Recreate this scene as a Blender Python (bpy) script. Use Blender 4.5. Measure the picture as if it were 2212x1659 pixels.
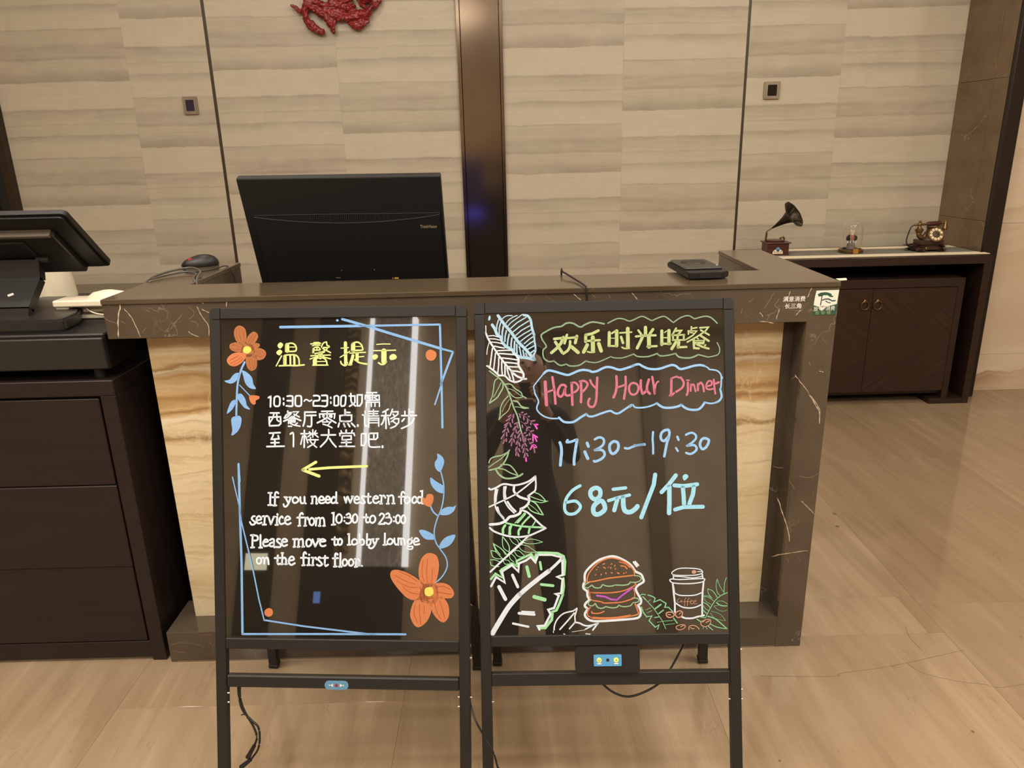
import bpy, bmesh, math, random
from mathutils import Vector, Matrix, noise
random.seed(7)
for o in list(bpy.data.objects): bpy.data.objects.remove(o)
sc = bpy.context.scene
COL = sc.collection

# ------------------------------------------------------------ camera, light, exposure
cam_d = bpy.data.cameras.new('camera'); cam = bpy.data.objects.new('camera', cam_d); COL.objects.link(cam)
yaw, pit, rol = 0.00172849, 0.30754805, 0.02466351
cy_, sy_, cp_, sp_, cr_, sr_ = math.cos(yaw), math.sin(yaw), math.cos(pit), math.sin(pit), math.cos(rol), math.sin(rol)
fw = Vector((sy_*cp_, cy_*cp_, -sp_)); rt = Vector((cy_, -sy_, 0)); dn = fw.cross(rt)
r2 = cr_*rt + sr_*dn; d2 = -sr_*rt + cr_*dn
cam.matrix_world = Matrix(((r2.x, -d2.x, -fw.x, 0), (r2.y, -d2.y, -fw.y, 0), (r2.z, -d2.z, -fw.z, 1.5), (0, 0, 0, 1)))
cam_d.sensor_width = 36; cam_d.lens = 36*1600/2212; cam_d.clip_start = 0.01
sc.camera = cam
sc.view_settings.view_transform = 'Standard'; sc.view_settings.look = 'None'
sc.view_settings.exposure = -0.55; sc.view_settings.gamma = 1; sc.view_settings.use_curve_mapping = False
w = bpy.data.worlds.new('world'); sc.world = w; w.use_nodes = True
w.node_tree.nodes['Background'].inputs[0].default_value = (1.0, .85, .68, 1)
w.node_tree.nodes['Background'].inputs[1].default_value = 0.15
LAMP_COL = (1.0, .90, .79)
CEIL = 3.3
def area(name, loc, size, power, sizey=None, rot=(0, 0, 0), col=LAMP_COL):
    l = bpy.data.lights.new(name, 'AREA'); l.energy = power; l.color = col
    l.shape = 'RECTANGLE' if sizey else 'DISK'; l.size = size
    if sizey: l.size_y = sizey
    o = bpy.data.objects.new(name, l); COL.objects.link(o); o.location = loc; o.rotation_euler = rot
    return o
# lamps behind the diffusers of the ceiling fittings (fittings are built further down)
DOWNLIGHTS = [(x, y) for y in (-2.6, -1.0, 0.6, 3.3) for x in (-2.7, -1.2, 0.3, 1.8, 3.3)]
for x, y in DOWNLIGHTS:
    area('downlight_lamp', (x, y, CEIL-.012), .16, 13 if y < 2 else 13)
ADDED_WASH = [(-2.2, 1.9), (-.7, 1.9), (.9, 1.9), (2.3, 1.9)]      # added lamps, out of view, that brighten the banded wall
for x, y in ADDED_WASH:
    area('added_wash_lamp', (x, y+.045, CEIL-.06), .5, 14, .09, rot=(math.radians(62), 0, 0))
COVES = [(-1.4, -1.8, 2.2, .5), (2.0, -1.8, 2.2, .5), (-1.4, 1.0, 2.2, .4), (2.0, 1.0, 2.2, .4)]
for x, y, sx, sy in COVES:
    area('ceiling_panel_lamp', (x, y, CEIL-.03), sx, 62, sy)

# ------------------------------------------------------------ helpers
def S(r, g, b):
    f = lambda c: (c/255/12.92) if c/255 <= .04045 else ((c/255+.055)/1.055)**2.4
    return (f(r), f(g), f(b), 1)
class MB:
    def __init__(s): s.bm = bmesh.new()
    def merge(s, b, M=None):
        me = bpy.data.meshes.new('tmp'); b.to_mesh(me); b.free()
        if M is not None: me.transform(M)
        s.bm.from_mesh(me); bpy.data.meshes.remove(me)
    def box(s, lo, hi, bev=0, M=None, seg=1):
        b = bmesh.new(); bmesh.ops.create_cube(b, size=1)
        for v in b.verts: v.co = Vector([lo[i]+(v.co[i]+.5)*(hi[i]-lo[i]) for i in range(3)])
        if bev: bmesh.ops.bevel(b, geom=b.edges[:], offset=bev, segments=seg, affect='EDGES', profile=.5)
        s.merge(b, M); return s
    def cyl(s, p0, p1, r0, r1=None, n=20, caps=True):
        r1 = r0 if r1 is None else r1
        p0, p1 = Vector(p0), Vector(p1); d = p1-p0
        b = bmesh.new(); bmesh.ops.create_cone(b, cap_ends=caps, segments=n, radius1=r0, radius2=r1, depth=d.length)
        s.merge(b, Matrix.Translation((p0+p1)/2) @ d.to_track_quat('Z', 'Y').to_matrix().to_4x4()); return s
    def sph(s, c, r, sc=(1, 1, 1), n=16, M=None):
        b = bmesh.new(); bmesh.ops.create_uvsphere(b, u_segments=n, v_segments=max(6, n//2), radius=r)
        T = Matrix.Translation(c) @ Matrix.Diagonal((sc[0], sc[1], sc[2], 1))
        s.merge(b, T if M is None else M @ T); return s
    def lathe(s, prof, n=24, M=None, wob=None):
        b = bmesh.new(); rings = []
        for k, (r, z) in enumerate(prof):
            ring = []
            for i in range(n):
                a = 2*math.pi*i/n; rr = r*(wob(a, k) if wob else 1)
                ring.append(b.verts.new((rr*math.cos(a), rr*math.sin(a), z)))
            rings.append(ring)
        for A, B in zip(rings, rings[1:]):
            for i in range(n): b.faces.new((A[i], A[(i+1) % n], B[(i+1) % n], B[i]))
        if not wob or prof[0][0] > 0:
            try: b.faces.new(rings[0][::-1])
            except ValueError: pass
        s.merge(b, M); return s
    def close_top(s): return s
    def tube(s, pts, r, n=8, smooth=True):
        pts = [Vector(p) for p in pts]
        if smooth and len(pts) > 2: pts = catmull(pts, 6)
        b = bmesh.new(); rings = []; up = Vector((0, 0, 1))
        for i, p in enumerate(pts):
            t = (pts[min(i+1, len(pts)-1)]-pts[max(i-1, 0)]).normalized()
            a = t.cross(up if abs(t.z) < .95 else Vector((0, 1, 0))).normalized(); c = t.cross(a)
            rr = r(i/(len(pts)-1)) if callable(r) else r
            rings.append([b.verts.new(p+rr*(math.cos(2*math.pi*k/n)*a+math.sin(2*math.pi*k/n)*c)) for k in range(n)])
        for A, B in zip(rings, rings[1:]):
            for k in range(n): b.faces.new((A[k], A[(k+1) % n], B[(k+1) % n], B[k]))
        b.faces.new(rings[0]); b.faces.new(rings[-1][::-1]); s.merge(b); return s
    def prism(s, poly, lo, hi, M=None, bev=0):
        """poly in xy, extruded z lo..hi"""
        b = bmesh.new(); n = len(poly)
        A = [b.verts.new((x, y, lo)) for x, y in poly]; B = [b.verts.new((x, y, hi)) for x, y in poly]
        for i in range(n): b.faces.new((A[i], A[(i+1) % n], B[(i+1) % n], B[i]))
        fa = b.faces.new(A[::-1]); fb = b.faces.new(B)
        bmesh.ops.triangulate(b, faces=[fa, fb]) if n > 8 else None
        bmesh.ops.recalc_face_normals(b, faces=b.faces[:])
        s.merge(b, M); return s
    def build(s, name, m, parent=None, smooth=False, seed=None, label=None, stuff=False):
        me = bpy.data.meshes.new(name)
        if not getattr(s, 'keep', False): bmesh.ops.recalc_face_normals(s.bm, faces=s.bm.faces[:])
        s.bm.to_mesh(me); s.bm.free()
        o = bpy.data.objects.new(name, me); COL.objects.link(o)
        for mm in (m if isinstance(m, (list, tuple)) else [m]): me.materials.append(mm)
        if parent is not None:
            me.transform(W(parent).inverted()); o.parent = parent
        if smooth:
            for p in me.polygons: p.use_smooth = True
            if smooth is not True:
                me.set_sharp_from_angle(angle=math.radians(smooth))
        if seed is not None: o['seed'] = float(seed)
        if label: o['label'] = label
        if stuff: o['kind'] = 'stuff'
        return o
def W(o): return o.matrix_basis if o.parent is None else W(o.parent) @ o.matrix_basis
def catmull(p, k, closed=False):
    out = []; n = len(p)
    g = (lambda i: p[i % n]) if closed else (lambda i: p[max(0, min(n-1, i))])
    for i in range(n if closed else n-1):
        a, b, c, d = g(i-1), g(i), g(i+1), g(i+2)
        for j in range(k):
            t = j/k
            out.append(.5*((2*b)+(c-a)*t+(2*a-5*b+4*c-d)*t*t+(3*b-a-3*c+d)*t**3))
    if not closed: out.append(p[-1])
    return out
def thing(name, loc, label, cat, rz=0, group=None):
    o = bpy.data.objects.new(name, None); COL.objects.link(o); o.empty_display_size = .05
    o.location = loc; o.rotation_euler = (0, 0, rz)
    o.matrix_basis = Matrix.Translation(loc) @ Matrix.Rotation(rz, 4, 'Z')
    return tag(o, label, cat, group)
def tag(o, label, cat, group=None):
    o['label'] = label; o['category'] = cat
    if group: o['group'] = group
    return o
def struct(o, label=None):
    o['kind'] = 'structure'
    if label: o['label'] = label
    return o
def sempty(name, loc, label=None):
    o = bpy.data.objects.new(name, None); COL.objects.link(o); o.location = loc; o.matrix_basis = Matrix.Translation(loc)
    return struct(o, label)
def rect(w_, h, r, n=5, cx=0, cy=0):
    pts = []
    for qx, qy, a0 in ((1, 1, 0), (-1, 1, 90), (-1, -1, 180), (1, -1, 270)):
        for i in range(n+1):
            a = math.radians(a0+90*i/n)
            pts.append((cx+qx*(w_/2-r)+r*math.cos(a), cy+qy*(h/2-r)+r*math.sin(a)))
    return pts

# ------------------------------------------------------------ materials
class NT:
    def __init__(s, name):
        s.m = bpy.data.materials.new(name); s.m.use_nodes = True; s.t = s.m.node_tree
        s.b = s.t.nodes['Principled BSDF']
    def n(s, typ, **kw):
        nd = s.t.nodes.new(typ)
        for k, v in kw.items(): setattr(nd, k, v)
        return nd
    def link(s, a, b): s.t.links.new(a, b)
    def put(s, sock, v):
        if hasattr(v, 'is_output'): s.link(v, sock)
        else: sock.default_value = v
    def math(s, op, a, b=0.0, clamp=False):
        nd = s.n('ShaderNodeMath', operation=op, use_clamp=clamp); s.put(nd.inputs[0], a); s.put(nd.inputs[1], b); return nd.outputs[0]
    def obj(s): return s.n('ShaderNodeTexCoord').outputs['Object']
    def sep(s, v): nd = s.n('ShaderNodeSeparateXYZ'); s.link(v, nd.inputs[0]); return nd.outputs
    def comb(s, x, y, z):
        nd = s.n('ShaderNodeCombineXYZ'); s.put(nd.inputs[0], x); s.put(nd.inputs[1], y); s.put(nd.inputs[2], z); return nd.outputs[0]
    def noise(s, v, scale, detail=3, rough=.55, dist=0):
        nd = s.n('ShaderNodeTexNoise'); s.link(v, nd.inputs['Vector']); nd.inputs['Scale'].default_value = scale
        nd.inputs['Detail'].default_value = detail; nd.inputs['Roughness'].default_value = rough; nd.inputs['Distortion'].default_value = dist
        return nd.outputs['Fac']
    def ramp(s, f, stops):
        nd = s.n('ShaderNodeValToRGB'); s.link(f, nd.inputs[0]); e = nd.color_ramp.elements
        while len(e) < len(stops): e.new(.5)
        for i, (p, c) in enumerate(stops): e[i].position = p; e[i].color = c if len(c) == 4 else (*c, 1)
        return nd.outputs['Color']
    def mix(s, f, a, b, blend='MIX'):
        nd = s.n('ShaderNodeMix', data_type='RGBA', blend_type=blend)
        s.put(nd.inputs[0], f); s.put(nd.inputs[6], a); s.put(nd.inputs[7], b); return nd.outputs[2]
    def smooth(s, v, a, b):
        nd = s.n('ShaderNodeMapRange', interpolation_type='SMOOTHSTEP'); s.put(nd.inputs[0], v)
        nd.inputs[1].default_value = a; nd.inputs[2].default_value = b; return nd.outputs[0]
    def seed(s):
        nd = s.n('ShaderNodeAttribute', attribute_type='OBJECT', attribute_name='seed'); return nd.outputs['Fac']
    def bump(s, h, strength, dist=.002):
        nd = s.n('ShaderNodeBump'); s.link(h, nd.inputs['Height']); nd.inputs['Strength'].default_value = strength
        nd.inputs['Distance'].default_value = dist; s.link(nd.outputs[0], s.b.inputs['Normal'])
    def fin(s, col, rough=.5, metal=0, ior=1.5, **kw):
        s.put(s.b.inputs['Base Color'], col); s.put(s.b.inputs['Roughness'], rough)
        s.b.inputs['Metallic'].default_value = metal; s.b.inputs['IOR'].default_value = ior
        for k, v in kw.items(): s.put(s.b.inputs[k.replace('_', ' ')], v)
        return s.m
def pbr(name, c, rough=.5, metal=0, var=.08, scale=40, bump=0, **kw):
    t = NT(name); v = t.obj(); f = t.noise(v, scale, 3)
    c0 = tuple(x*(1-var) for x in c[:3])+(1,); c1 = tuple(min(1, x*(1+var)) for x in c[:3])+(1,)
    col = t.ramp(f, [(.3, c0), (.7, c1)])
    if bump: t.bump(t.noise(v, scale*6, 2), bump)
    return t.fin(col, rough, metal, **kw)
def glow(name, c, s):
    t = NT(name); return t.fin((0, 0, 0, 1), .5, Emission_Color=c, Emission_Strength=s)

def stripes(name, light, dark, pale, freq, amp, rough, slope=0.0, fine=1.0, spec=1.5):
    t = NT(name); v = t.obj(); o = t.sep(v); sd = t.seed()
    x = t.math('ADD', o[0], t.math('MULTIPLY', sd, 7.3)); z = t.math('ADD', o[2], t.math('MULTIPLY', o[0], slope))
    zz = t.math('ADD', z, t.math('MULTIPLY', sd, 1.37))
    broad = t.noise(t.comb(t.math('MULTIPLY', x, 1.1), sd, t.math('MULTIPLY', zz, 2.5)), 1, 2)
    jag = t.noise(t.comb(t.math('MULTIPLY', x, 9), sd, t.math('MULTIPLY', zz, 8)), 1, 5, .62)
    z1 = t.math('ADD', zz, t.math('ADD', t.math('MULTIPLY', t.math('SUBTRACT', broad, .5), amp), t.math('MULTIPLY', t.math('SUBTRACT', jag, .5), amp*.42)))
    tot = None
    for k, (fr, st, pw) in enumerate(((freq, .8, 1.5), (freq*2.3, .6, 1.7), (freq*5.1, .3, 1.3))):
        wv = t.math('MULTIPLY', z1, fr); b = t.math('FLOOR', wv); f = t.math('FRACT', wv)
        wn = t.n('ShaderNodeTexWhiteNoise', noise_dimensions='3D'); t.link(t.comb(b, sd, float(k)*3.1), wn.inputs['Vector'])
        r = wn.outputs['Value']; s_ = t.math('MULTIPLY', t.smooth(r, .35, .95), st)
        xv = t.noise(t.comb(t.math('MULTIPLY', x, 1.6), t.math('MULTIPLY', b, 3.17), sd), 1, 2)
        s_ = t.math('MULTIPLY', s_, t.smooth(xv, .33, .62))
        d = t.math('MULTIPLY', t.math('POWER', f, pw), s_)
        d = t.math('MULTIPLY', d, t.smooth(t.math('SUBTRACT', 1.0, f), 0.0, .05))
        tot = d if tot is None else t.math('ADD', tot, d)
    hs = t.noise(t.comb(t.math('MULTIPLY', x, 2.2), sd, t.math('MULTIPLY', z1, 45)), 1, 3)
    tot = t.math('ADD', tot, t.math('MULTIPLY', t.math('SUBTRACT', hs, .5), .55*fine), clamp=True)
    cl = t.noise(t.comb(t.math('MULTIPLY', x, .7), sd, t.math('MULTIPLY', zz, 3.3)), 1, 2)
    base = t.mix(t.smooth(cl, .35, .65), light, pale)
    col = t.mix(tot, base, dark)
    return t.fin(col, rough, ior=spec)
def banded():
    """printed wall covering: one .705 m repeat of ink-wash bands, dropped by half from strip to strip"""
    t = NT('banded_wall_covering'); v = t.obj(); o = t.sep(v); z0 = t.seed(); x, z = o[0], o[2]
    u = t.math('DIVIDE', t.math('SUBTRACT', z0, z), .705)
    ph = t.math('MULTIPLY', t.math('FLOOR', t.math('MULTIPLY', x, 1.4)), 7.7)
    wob = t.noise(t.comb(t.math('MULTIPLY', x, 2.2), ph, t.math('MULTIPLY', z, 5)), 1, 3)
    jag = t.noise(t.comb(t.math('MULTIPLY', x, 17), ph, t.math('MULTIPLY', z, 22)), 1, 5, .65)
    uu = t.math('ADD', u, t.math('ADD', t.math('MULTIPLY', t.math('SUBTRACT', wob, .5), .035), t.math('MULTIPLY', t.math('SUBTRACT', jag, .5), .024)))
    f = t.math('FRACT', uu)
    st = [(0, .12), (.17, .08), (.205, .10), (.213, .80), (.235, .55), (.30, .34), (.322, .22), (.33, .55), (.342, .26), (.412, .24), (.42, .68), (.45, .42), (.49, .14), (.594, .10), (.602, .68), (.613, .38), (.70, .36), (.73, .62), (.80, .52), (.822, .78), (.835, .34), (.90, .36), (.945, .62), (.985, .80), (.996, .80), (1, .12)]
    d = t.ramp(f, [(p, (c, c, c)) for p, c in st])
    dv = t.n('ShaderNodeRGBToBW'); t.link(d, dv.inputs[0])
    xm = t.noise(t.comb(t.math('MULTIPLY', x, 3.3), t.math('FLOOR', t.math('MULTIPLY', u, 8)), t.math('MULTIPLY', z, 6)), 1, 2)
    dd = t.math('MULTIPLY', dv.outputs[0], t.math('ADD', .30, t.math('MULTIPLY', xm, .9)))
    blot = t.noise(t.comb(t.math('MULTIPLY', x, 14), ph, t.math('MULTIPLY', z, 9)), 1, 4)
    fine = t.noise(t.comb(t.math('MULTIPLY', x, 5), ph, t.math('MULTIPLY', z, 70)), 1, 3)
    dd = t.math('ADD', dd, t.math('ADD', t.math('MULTIPLY', t.math('SUBTRACT', blot, .5), .22), t.math('MULTIPLY', t.math('SUBTRACT', fine, .5), .34)), clamp=True)
    warm = t.noise(t.comb(t.math('MULTIPLY', x, 2), ph, t.math('MULTIPLY', z, 4)), 1, 2)
    col = t.mix(dd, t.mix(t.smooth(warm, .35, .65), S(183, 174, 152), S(187, 174, 153)), S(130, 119, 99))
    return t.fin(col, .5)
M = {}
M['wallpaper'] = banded()
M['wall_right'] = stripes('banded_pale_marble', S(198, 178, 150), S(166, 138, 108), S(210, 192, 166), 3.2, .22, .22, slope=-.12, fine=.6)
def floor_mat():
    t = NT('veined_beige_floor_stone'); v = t.obj(); o = t.sep(v); sd = t.seed()
    a = t.math('ADD', o[0], t.math('MULTIPLY', o[1], .06)); a = t.math('ADD', a, t.math('MULTIPLY', sd, 3.1))
    y = t.math('ADD', o[1], t.math('MULTIPLY', sd, 5.7))
    n1 = t.noise(t.comb(t.math('MULTIPLY', a, 9), t.math('MULTIPLY', y, .9), sd), 1, 5, .6, .6)
    n2 = t.noise(t.comb(t.math('MULTIPLY', a, 45), t.math('MULTIPLY', y, 2.2), sd), 1, 3, .6, .4)
    n3 = t.noise(t.comb(t.math('MULTIPLY', a, 2.5), t.math('MULTIPLY', y, .9), sd), 1, 2)
    f = t.math('ADD', t.math('MULTIPLY', n1, .55), t.math('ADD', t.math('MULTIPLY', n2, .2), t.math('MULTIPLY', n3, .25)))
    col = t.ramp(f, [(.33, S(140, 119, 93)), (.46, S(157, 136, 109)), (.56, S(167, 146, 119)), (.70, S(186, 167, 141))])
    sp = t.noise(v, 9, 2); vein = t.noise(t.comb(t.math('MULTIPLY', a, 6), t.math('MULTIPLY', y, 1.1), sd), 1, 6, .7, 1.2)
    ln = t.math('SUBTRACT', 1.0, t.smooth(t.math('ABSOLUTE', t.math('SUBTRACT', vein, .5)), 0.0, .007))
    wn = t.n('ShaderNodeTexWhiteNoise', noise_dimensions='1D'); t.link(sd, wn.inputs['W'])
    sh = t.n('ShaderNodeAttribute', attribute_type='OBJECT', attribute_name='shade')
    col = t.mix(t.math('MULTIPLY', sh.outputs['Fac'], .5), col, S(112, 90, 64))  # slab tone, with shade put into the colour of the right columns
    col = t.mix(t.math('MULTIPLY', t.math('MULTIPLY', ln, t.smooth(sp, .5, .62)), .35), col, S(105, 82, 60))
    rg = t.math('ADD', .045, t.math('MULTIPLY', n2, .05))
    return t.fin(col, rg, ior=1.5)
M['floor'] = floor_mat()
def grey_stone(name, base, base2, vein, rough, vs=3.0, amount=.5):
    t = NT(name); v = t.obj(); sd = t.seed()
    cl = t.noise(v, 5, 4); col = t.ramp(cl, [(.3, base), (.7, base2)])
    ad = t.n('ShaderNodeVectorMath', operation='ADD'); t.link(v, ad.inputs[0]); t.link(t.comb(sd, t.math('MULTIPLY', sd, 2.3), sd), ad.inputs[1])
    nz = t.n('ShaderNodeTexNoise'); t.link(ad.outputs[0], nz.inputs['Vector']); nz.inputs['Scale'].default_value = 7; nz.inputs['Detail'].default_value = 4
    mx = t.n('ShaderNodeVectorMath', operation='MULTIPLY_ADD'); t.link(nz.outputs['Color'], mx.inputs[0]); mx.inputs[1].default_value = (.34, .34, .34); t.link(ad.outputs[0], mx.inputs[2])
    for k, (sc_, wd, lo, st) in enumerate(((vs, .006, .50, .9), (vs*2.7, .009, .56, .45))):
        vo = t.n('ShaderNodeTexVoronoi', feature='DISTANCE_TO_EDGE'); t.link(mx.outputs[0], vo.inputs['Vector']); vo.inputs['Scale'].default_value = sc_
        ln = t.math('SUBTRACT', 1.0, t.smooth(vo.outputs['Distance'], 0.0, wd))
        mk = t.smooth(t.noise(ad.outputs[0], 4.2+3*k, 2), lo, lo+.12)
        col = t.mix(t.math('MULTIPLY', t.math('MULTIPLY', ln, mk), st*amount*2), col, vein)
    return t.fin(col, rough, ior=1.55)
M['grey'] = grey_stone('grey_brown_veined_marble', S(76, 66, 54), S(92, 81, 67), S(205, 188, 162), .12, 2.6, .12)
M['grey_top'] = grey_stone('grey_brown_marble_top', S(78, 66, 50), S(88, 76, 60), S(140, 126, 102), .15, amount=.15)
M['brown_tile'] = grey_stone('brown_marble_tile', S(98, 80, 58), S(118, 98, 74), S(176, 150, 118), .12, 1.6, .3)
def onyx():
    t = NT('honey_onyx'); v = t.obj(); o = t.sep(v); x, z = o[0], o[2]
    big = t.noise(t.comb(t.math('MULTIPLY', x, 1.6), 0.0, t.math('MULTIPLY', z, 2.5)), 1, 3, .5, .4)
    jag = t.noise(t.comb(t.math('MULTIPLY', x, 8), 0.0, t.math('MULTIPLY', z, 22)), 1, 5, .6)
    zz = t.math('ADD', z, t.math('ADD', t.math('MULTIPLY', t.math('SUBTRACT', big, .5), .10), t.math('MULTIPLY', t.math('SUBTRACT', jag, .5), .06)))
    band = t.ramp(zz, [(.10, S(226, 212, 178)), (.22, S(214, 196, 156)), (.30, S(232, 216, 180)), (.45, S(222, 204, 162)), (.60, S(234, 218, 180)), (.70, S(228, 208, 166)), (.712, S(160, 126, 84)), (.722, S(226, 206, 164)), (.775, S(236, 222, 188)), (.79, S(200, 164, 112)), (.80, S(156, 118, 74)), (.815, S(214, 184, 134)),
      (.835, S(172, 132, 84)), (.85, S(208, 176, 126)), (.875, S(226, 202, 156)), (.90, S(198, 160, 106)), (.918, S(238, 224, 190)), (.93, S(176, 136, 88)), (.945, S(224, 200, 156)), (.975, S(230, 212, 172)), (.99, S(208, 180, 136))])
    n2 = t.noise(t.comb(t.math('MULTIPLY', x, 4.0), 1.0, t.math('MULTIPLY', zz, 60)), 1, 4, .6)
    col = t.mix(t.math('MULTIPLY', t.smooth(n2, .45, .75), .5), band, S(178, 142, 96))
    vo = t.noise(t.comb(t.math('MULTIPLY', x, 3.0), 2.0, t.math('MULTIPLY', z, 2.0)), 1, 5, .6, .8)
    ln = t.math('SUBTRACT', 1.0, t.smooth(t.math('ABSOLUTE', t.math('SUBTRACT', vo, .5)), 0.0, .008))
    col = t.mix(t.math('MULTIPLY', ln, .22), col, S(246, 236, 210))
    return t.fin(col, .22, ior=1.5)
M['onyx'] = onyx()
def wood(name, a, b, rough=.35, axis='x', scale=1.0):
    t = NT(name); v = t.obj(); o = t.sep(v)
    k = (3, 40, 60) if axis == 'x' else (60, 40, 3)
    n1 = t.noise(t.comb(t.math('MULTIPLY', o[0], k[0]*scale), t.math('MULTIPLY', o[1], k[1]*scale), t.math('MULTIPLY', o[2], k[2]*scale)), 1, 4)
    return t.fin(t.ramp(n1, [(.3, a), (.7, b)]), rough, ior=1.45)
M['desk'] = wood('dark_plum_wood', S(31, 22, 20), S(40, 29, 27), .42)
M['cab'] = wood('dark_walnut_veneer', S(34, 21, 15), S(47, 30, 22), .38)
def chevron():
    t = NT('chevron_walnut_veneer'); v = t.obj(); o = t.sep(v)
    ax = t.math('ABSOLUTE', t.math('SUBTRACT', o[0], 2.063)); az = t.math('ABSOLUTE', t.math('SUBTRACT', o[2], .37))
    a = t.math('ADD', t.math('MULTIPLY', ax, .8), t.math('MULTIPLY', az, -1.0))
    b = t.math('ADD', ax, az)
    n1 = t.noise(t.comb(t.math('MULTIPLY', a, 70), t.math('MULTIPLY', b, 2.5), 0.0), 1, 3)
    return t.fin(t.ramp(n1, [(.3, S(36, 22, 16)), (.7, S(54, 35, 25))]), .35, ior=1.45)
M['chev'] = chevron()
M['black'] = pbr('black_plastic', S(20, 18, 17), .42, var=.12, scale=60)
M['monitor'] = pbr('matt_black_plastic', S(15, 14, 13), .55, var=.1, scale=200, bump=.15)
M['frame'] = pbr('black_anodised_bar', S(36, 33, 30), .48, var=.06, scale=90, ior=1.4)
M['leg'] = pbr('black_back_leg', S(26, 22, 20), .5, var=.1)
M['grille'] = pbr('grille_dark_grey', S(48, 46, 42), .5)
M['dgrey'] = pbr('dark_grey_plastic', S(38, 35, 33), .35, var=.06)
M['lgrey'] = pbr('bracket_grey_plastic', S(96, 86, 76), .4)
M['white'] = pbr('white_plastic', S(232, 222, 196), .35, var=.03)
M['paper'] = pbr('white_paper', S(232, 226, 210), .6, var=.02)
M['rim'] = pbr('dark_blue_rim', S(22, 22, 34), .35)
M['bronze'] = pbr('brushed_bronze_panel', S(134, 119, 102), .14, .95, var=.05, scale=9)
M['bronze_dark'] = pbr('dark_bronze_trim', S(60, 47, 36), .35, .6, var=.08)
M['groove'] = pbr('shadow_groove_trim', S(66, 56, 44), .4, .4, var=.08)
M['darktrim'] = pbr('near_black_trim', S(38, 29, 23), .35, .3, var=.08)
M['grout'] = pbr('beige_grout', S(132, 108, 84), .6)
M['crack'] = pbr('dark_crack_fill', S(104, 82, 60), .7)
M['dark'] = pbr('near_black_surface', S(16, 13, 11), .6)
M['rear_trim'] = pbr('rear_brown_trim', S(112, 96, 76), .4)
M['ceiling'] = pbr('ceiling_paint', S(206, 192, 170), .8, var=.02)
M['roomwall'] = pbr('rear_wall_brown_panel', S(176, 158, 132), .5, var=.12, scale=3)
M['chrome'] = pbr('chrome', S(215, 210, 200), .2, 1, var=.02)
M['gasket'] = pbr('pale_metal', S(150, 138, 120), .35, .7)
M['brass'] = pbr('antique_brass', S(120, 96, 60), .35, .85, var=.15)
M['gold'] = pbr('gold_metal', S(190, 145, 75), .3, .85, var=.1)
M['horn'] = pbr('dark_bronze_horn', S(52, 44, 33), .35, .7, var=.25, scale=60)
M['hornin'] = pbr('horn_inside_bronze', S(92, 82, 66), .35, .7, var=.3, scale=50)
M['redwood'] = wood('red_brown_wood', S(52, 22, 18), S(78, 36, 28), .35)
M['brownwood'] = wood('carved_brown_wood', S(46, 28, 22), S(72, 46, 36), .35)
M['cord'] = pbr('black_cord', S(20, 19, 20), .45)
M['gcord'] = pbr('grey_cord', S(82, 78, 72), .4)
M['red'] = pbr('red_rubber', S(215, 40, 50), .5)
M['green'] = pbr('sticker_green', S(45, 88, 68), .4, var=.04)
M['olive'] = pbr('sticker_olive_letters', S(150, 170, 110), .5)
M['stick_white'] = pbr('sticker_white', S(240, 236, 222), .4, var=.01)
M['stick_blue'] = pbr('sticker_slate_blue', S(46, 72, 86), .4)
M['letter_white'] = pbr('white_film_letters', S(235, 235, 228), .5, var=.01)
M['logo_grey'] = pbr('logo_grey', S(176, 156, 134), .4)
M['pad_blue'] = pbr('keypad_blue', S(84, 158, 208), .4, var=.03)
M['pad_blue2'] = pbr('keypad_dusty_blue', S(92, 142, 176), .4, var=.03)
M['btn_yellow'] = pbr('button_yellow', S(248, 240, 130), .4, var=.02)
M['btn_red'] = pbr('indicator_dark_red', S(140, 50, 62), .35)
M['btn_maroon'] = pbr('indicator_maroon', S(62, 24, 36), .35)
M['cream'] = pbr('cream_enamel', S(238, 226, 196), .4, var=.02)
M['runner_white'] = pbr('runner_cream_linen', S(226, 212, 182), .85, var=.04, scale=300, bump=.3)
M['runner_grey'] = pbr('runner_slate_grey_linen', S(116, 112, 100), .85, var=.05, scale=300, bump=.3)
M['skin'] = pbr('skin', S(196, 152, 124), .5, var=.03)
M['cloth_dark'] = pbr('dark_clothing', S(28, 27, 30), .8, var=.1)
M['hair'] = pbr('black_hair', S(16, 13, 12), .5)
M['curtain'] = pbr('doll_black_hair', S(18, 15, 14), .6)
M['dollpink'] = pbr('doll_pink_dress', S(176, 112, 104), .7)
M['dollgrey'] = pbr('doll_grey_skirt', S(128, 116, 104), .6)
M['yellow_lbl'] = pbr('yellow_label', S(214, 170, 70), .5)
def coral_mat():
    t = NT('red_lacquer_resin'); v = t.obj(); n1 = t.noise(v, 35, 4)
    col = t.ramp(n1, [(.3, S(98, 16, 20)), (.6, S(136, 34, 34)), (.75, S(160, 56, 48))]); t.bump(t.noise(v, 70, 4), .6, .004)
    return t.fin(col, .3)
M['coral'] = coral_mat()
def panel_mat():
    t = NT('black_writing_glass'); v = t.obj()
    return t.fin(t.ramp(t.noise(v, 3, 2), [(.3, S(34, 31, 27)), (.7, S(38, 35, 30))]), .02, ior=2.5)
M['glass_board'] = panel_mat()
def glass():
    t = NT('clear_glass_dome'); return t.fin((1, 1, 1, 1), .02, ior=1.45, Transmission_Weight=1.0)
M['glass'] = glass()
M['vein'] = pbr('pale_calcite_vein', S(196, 180, 154), .15, ior=1.55)
M['vein_soft'] = pbr('faint_calcite_vein', S(138, 122, 100), .15, ior=1.55)
M['lamp'] = glow('lit_diffuser', (1, .88, .74, 1), 9)
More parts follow.
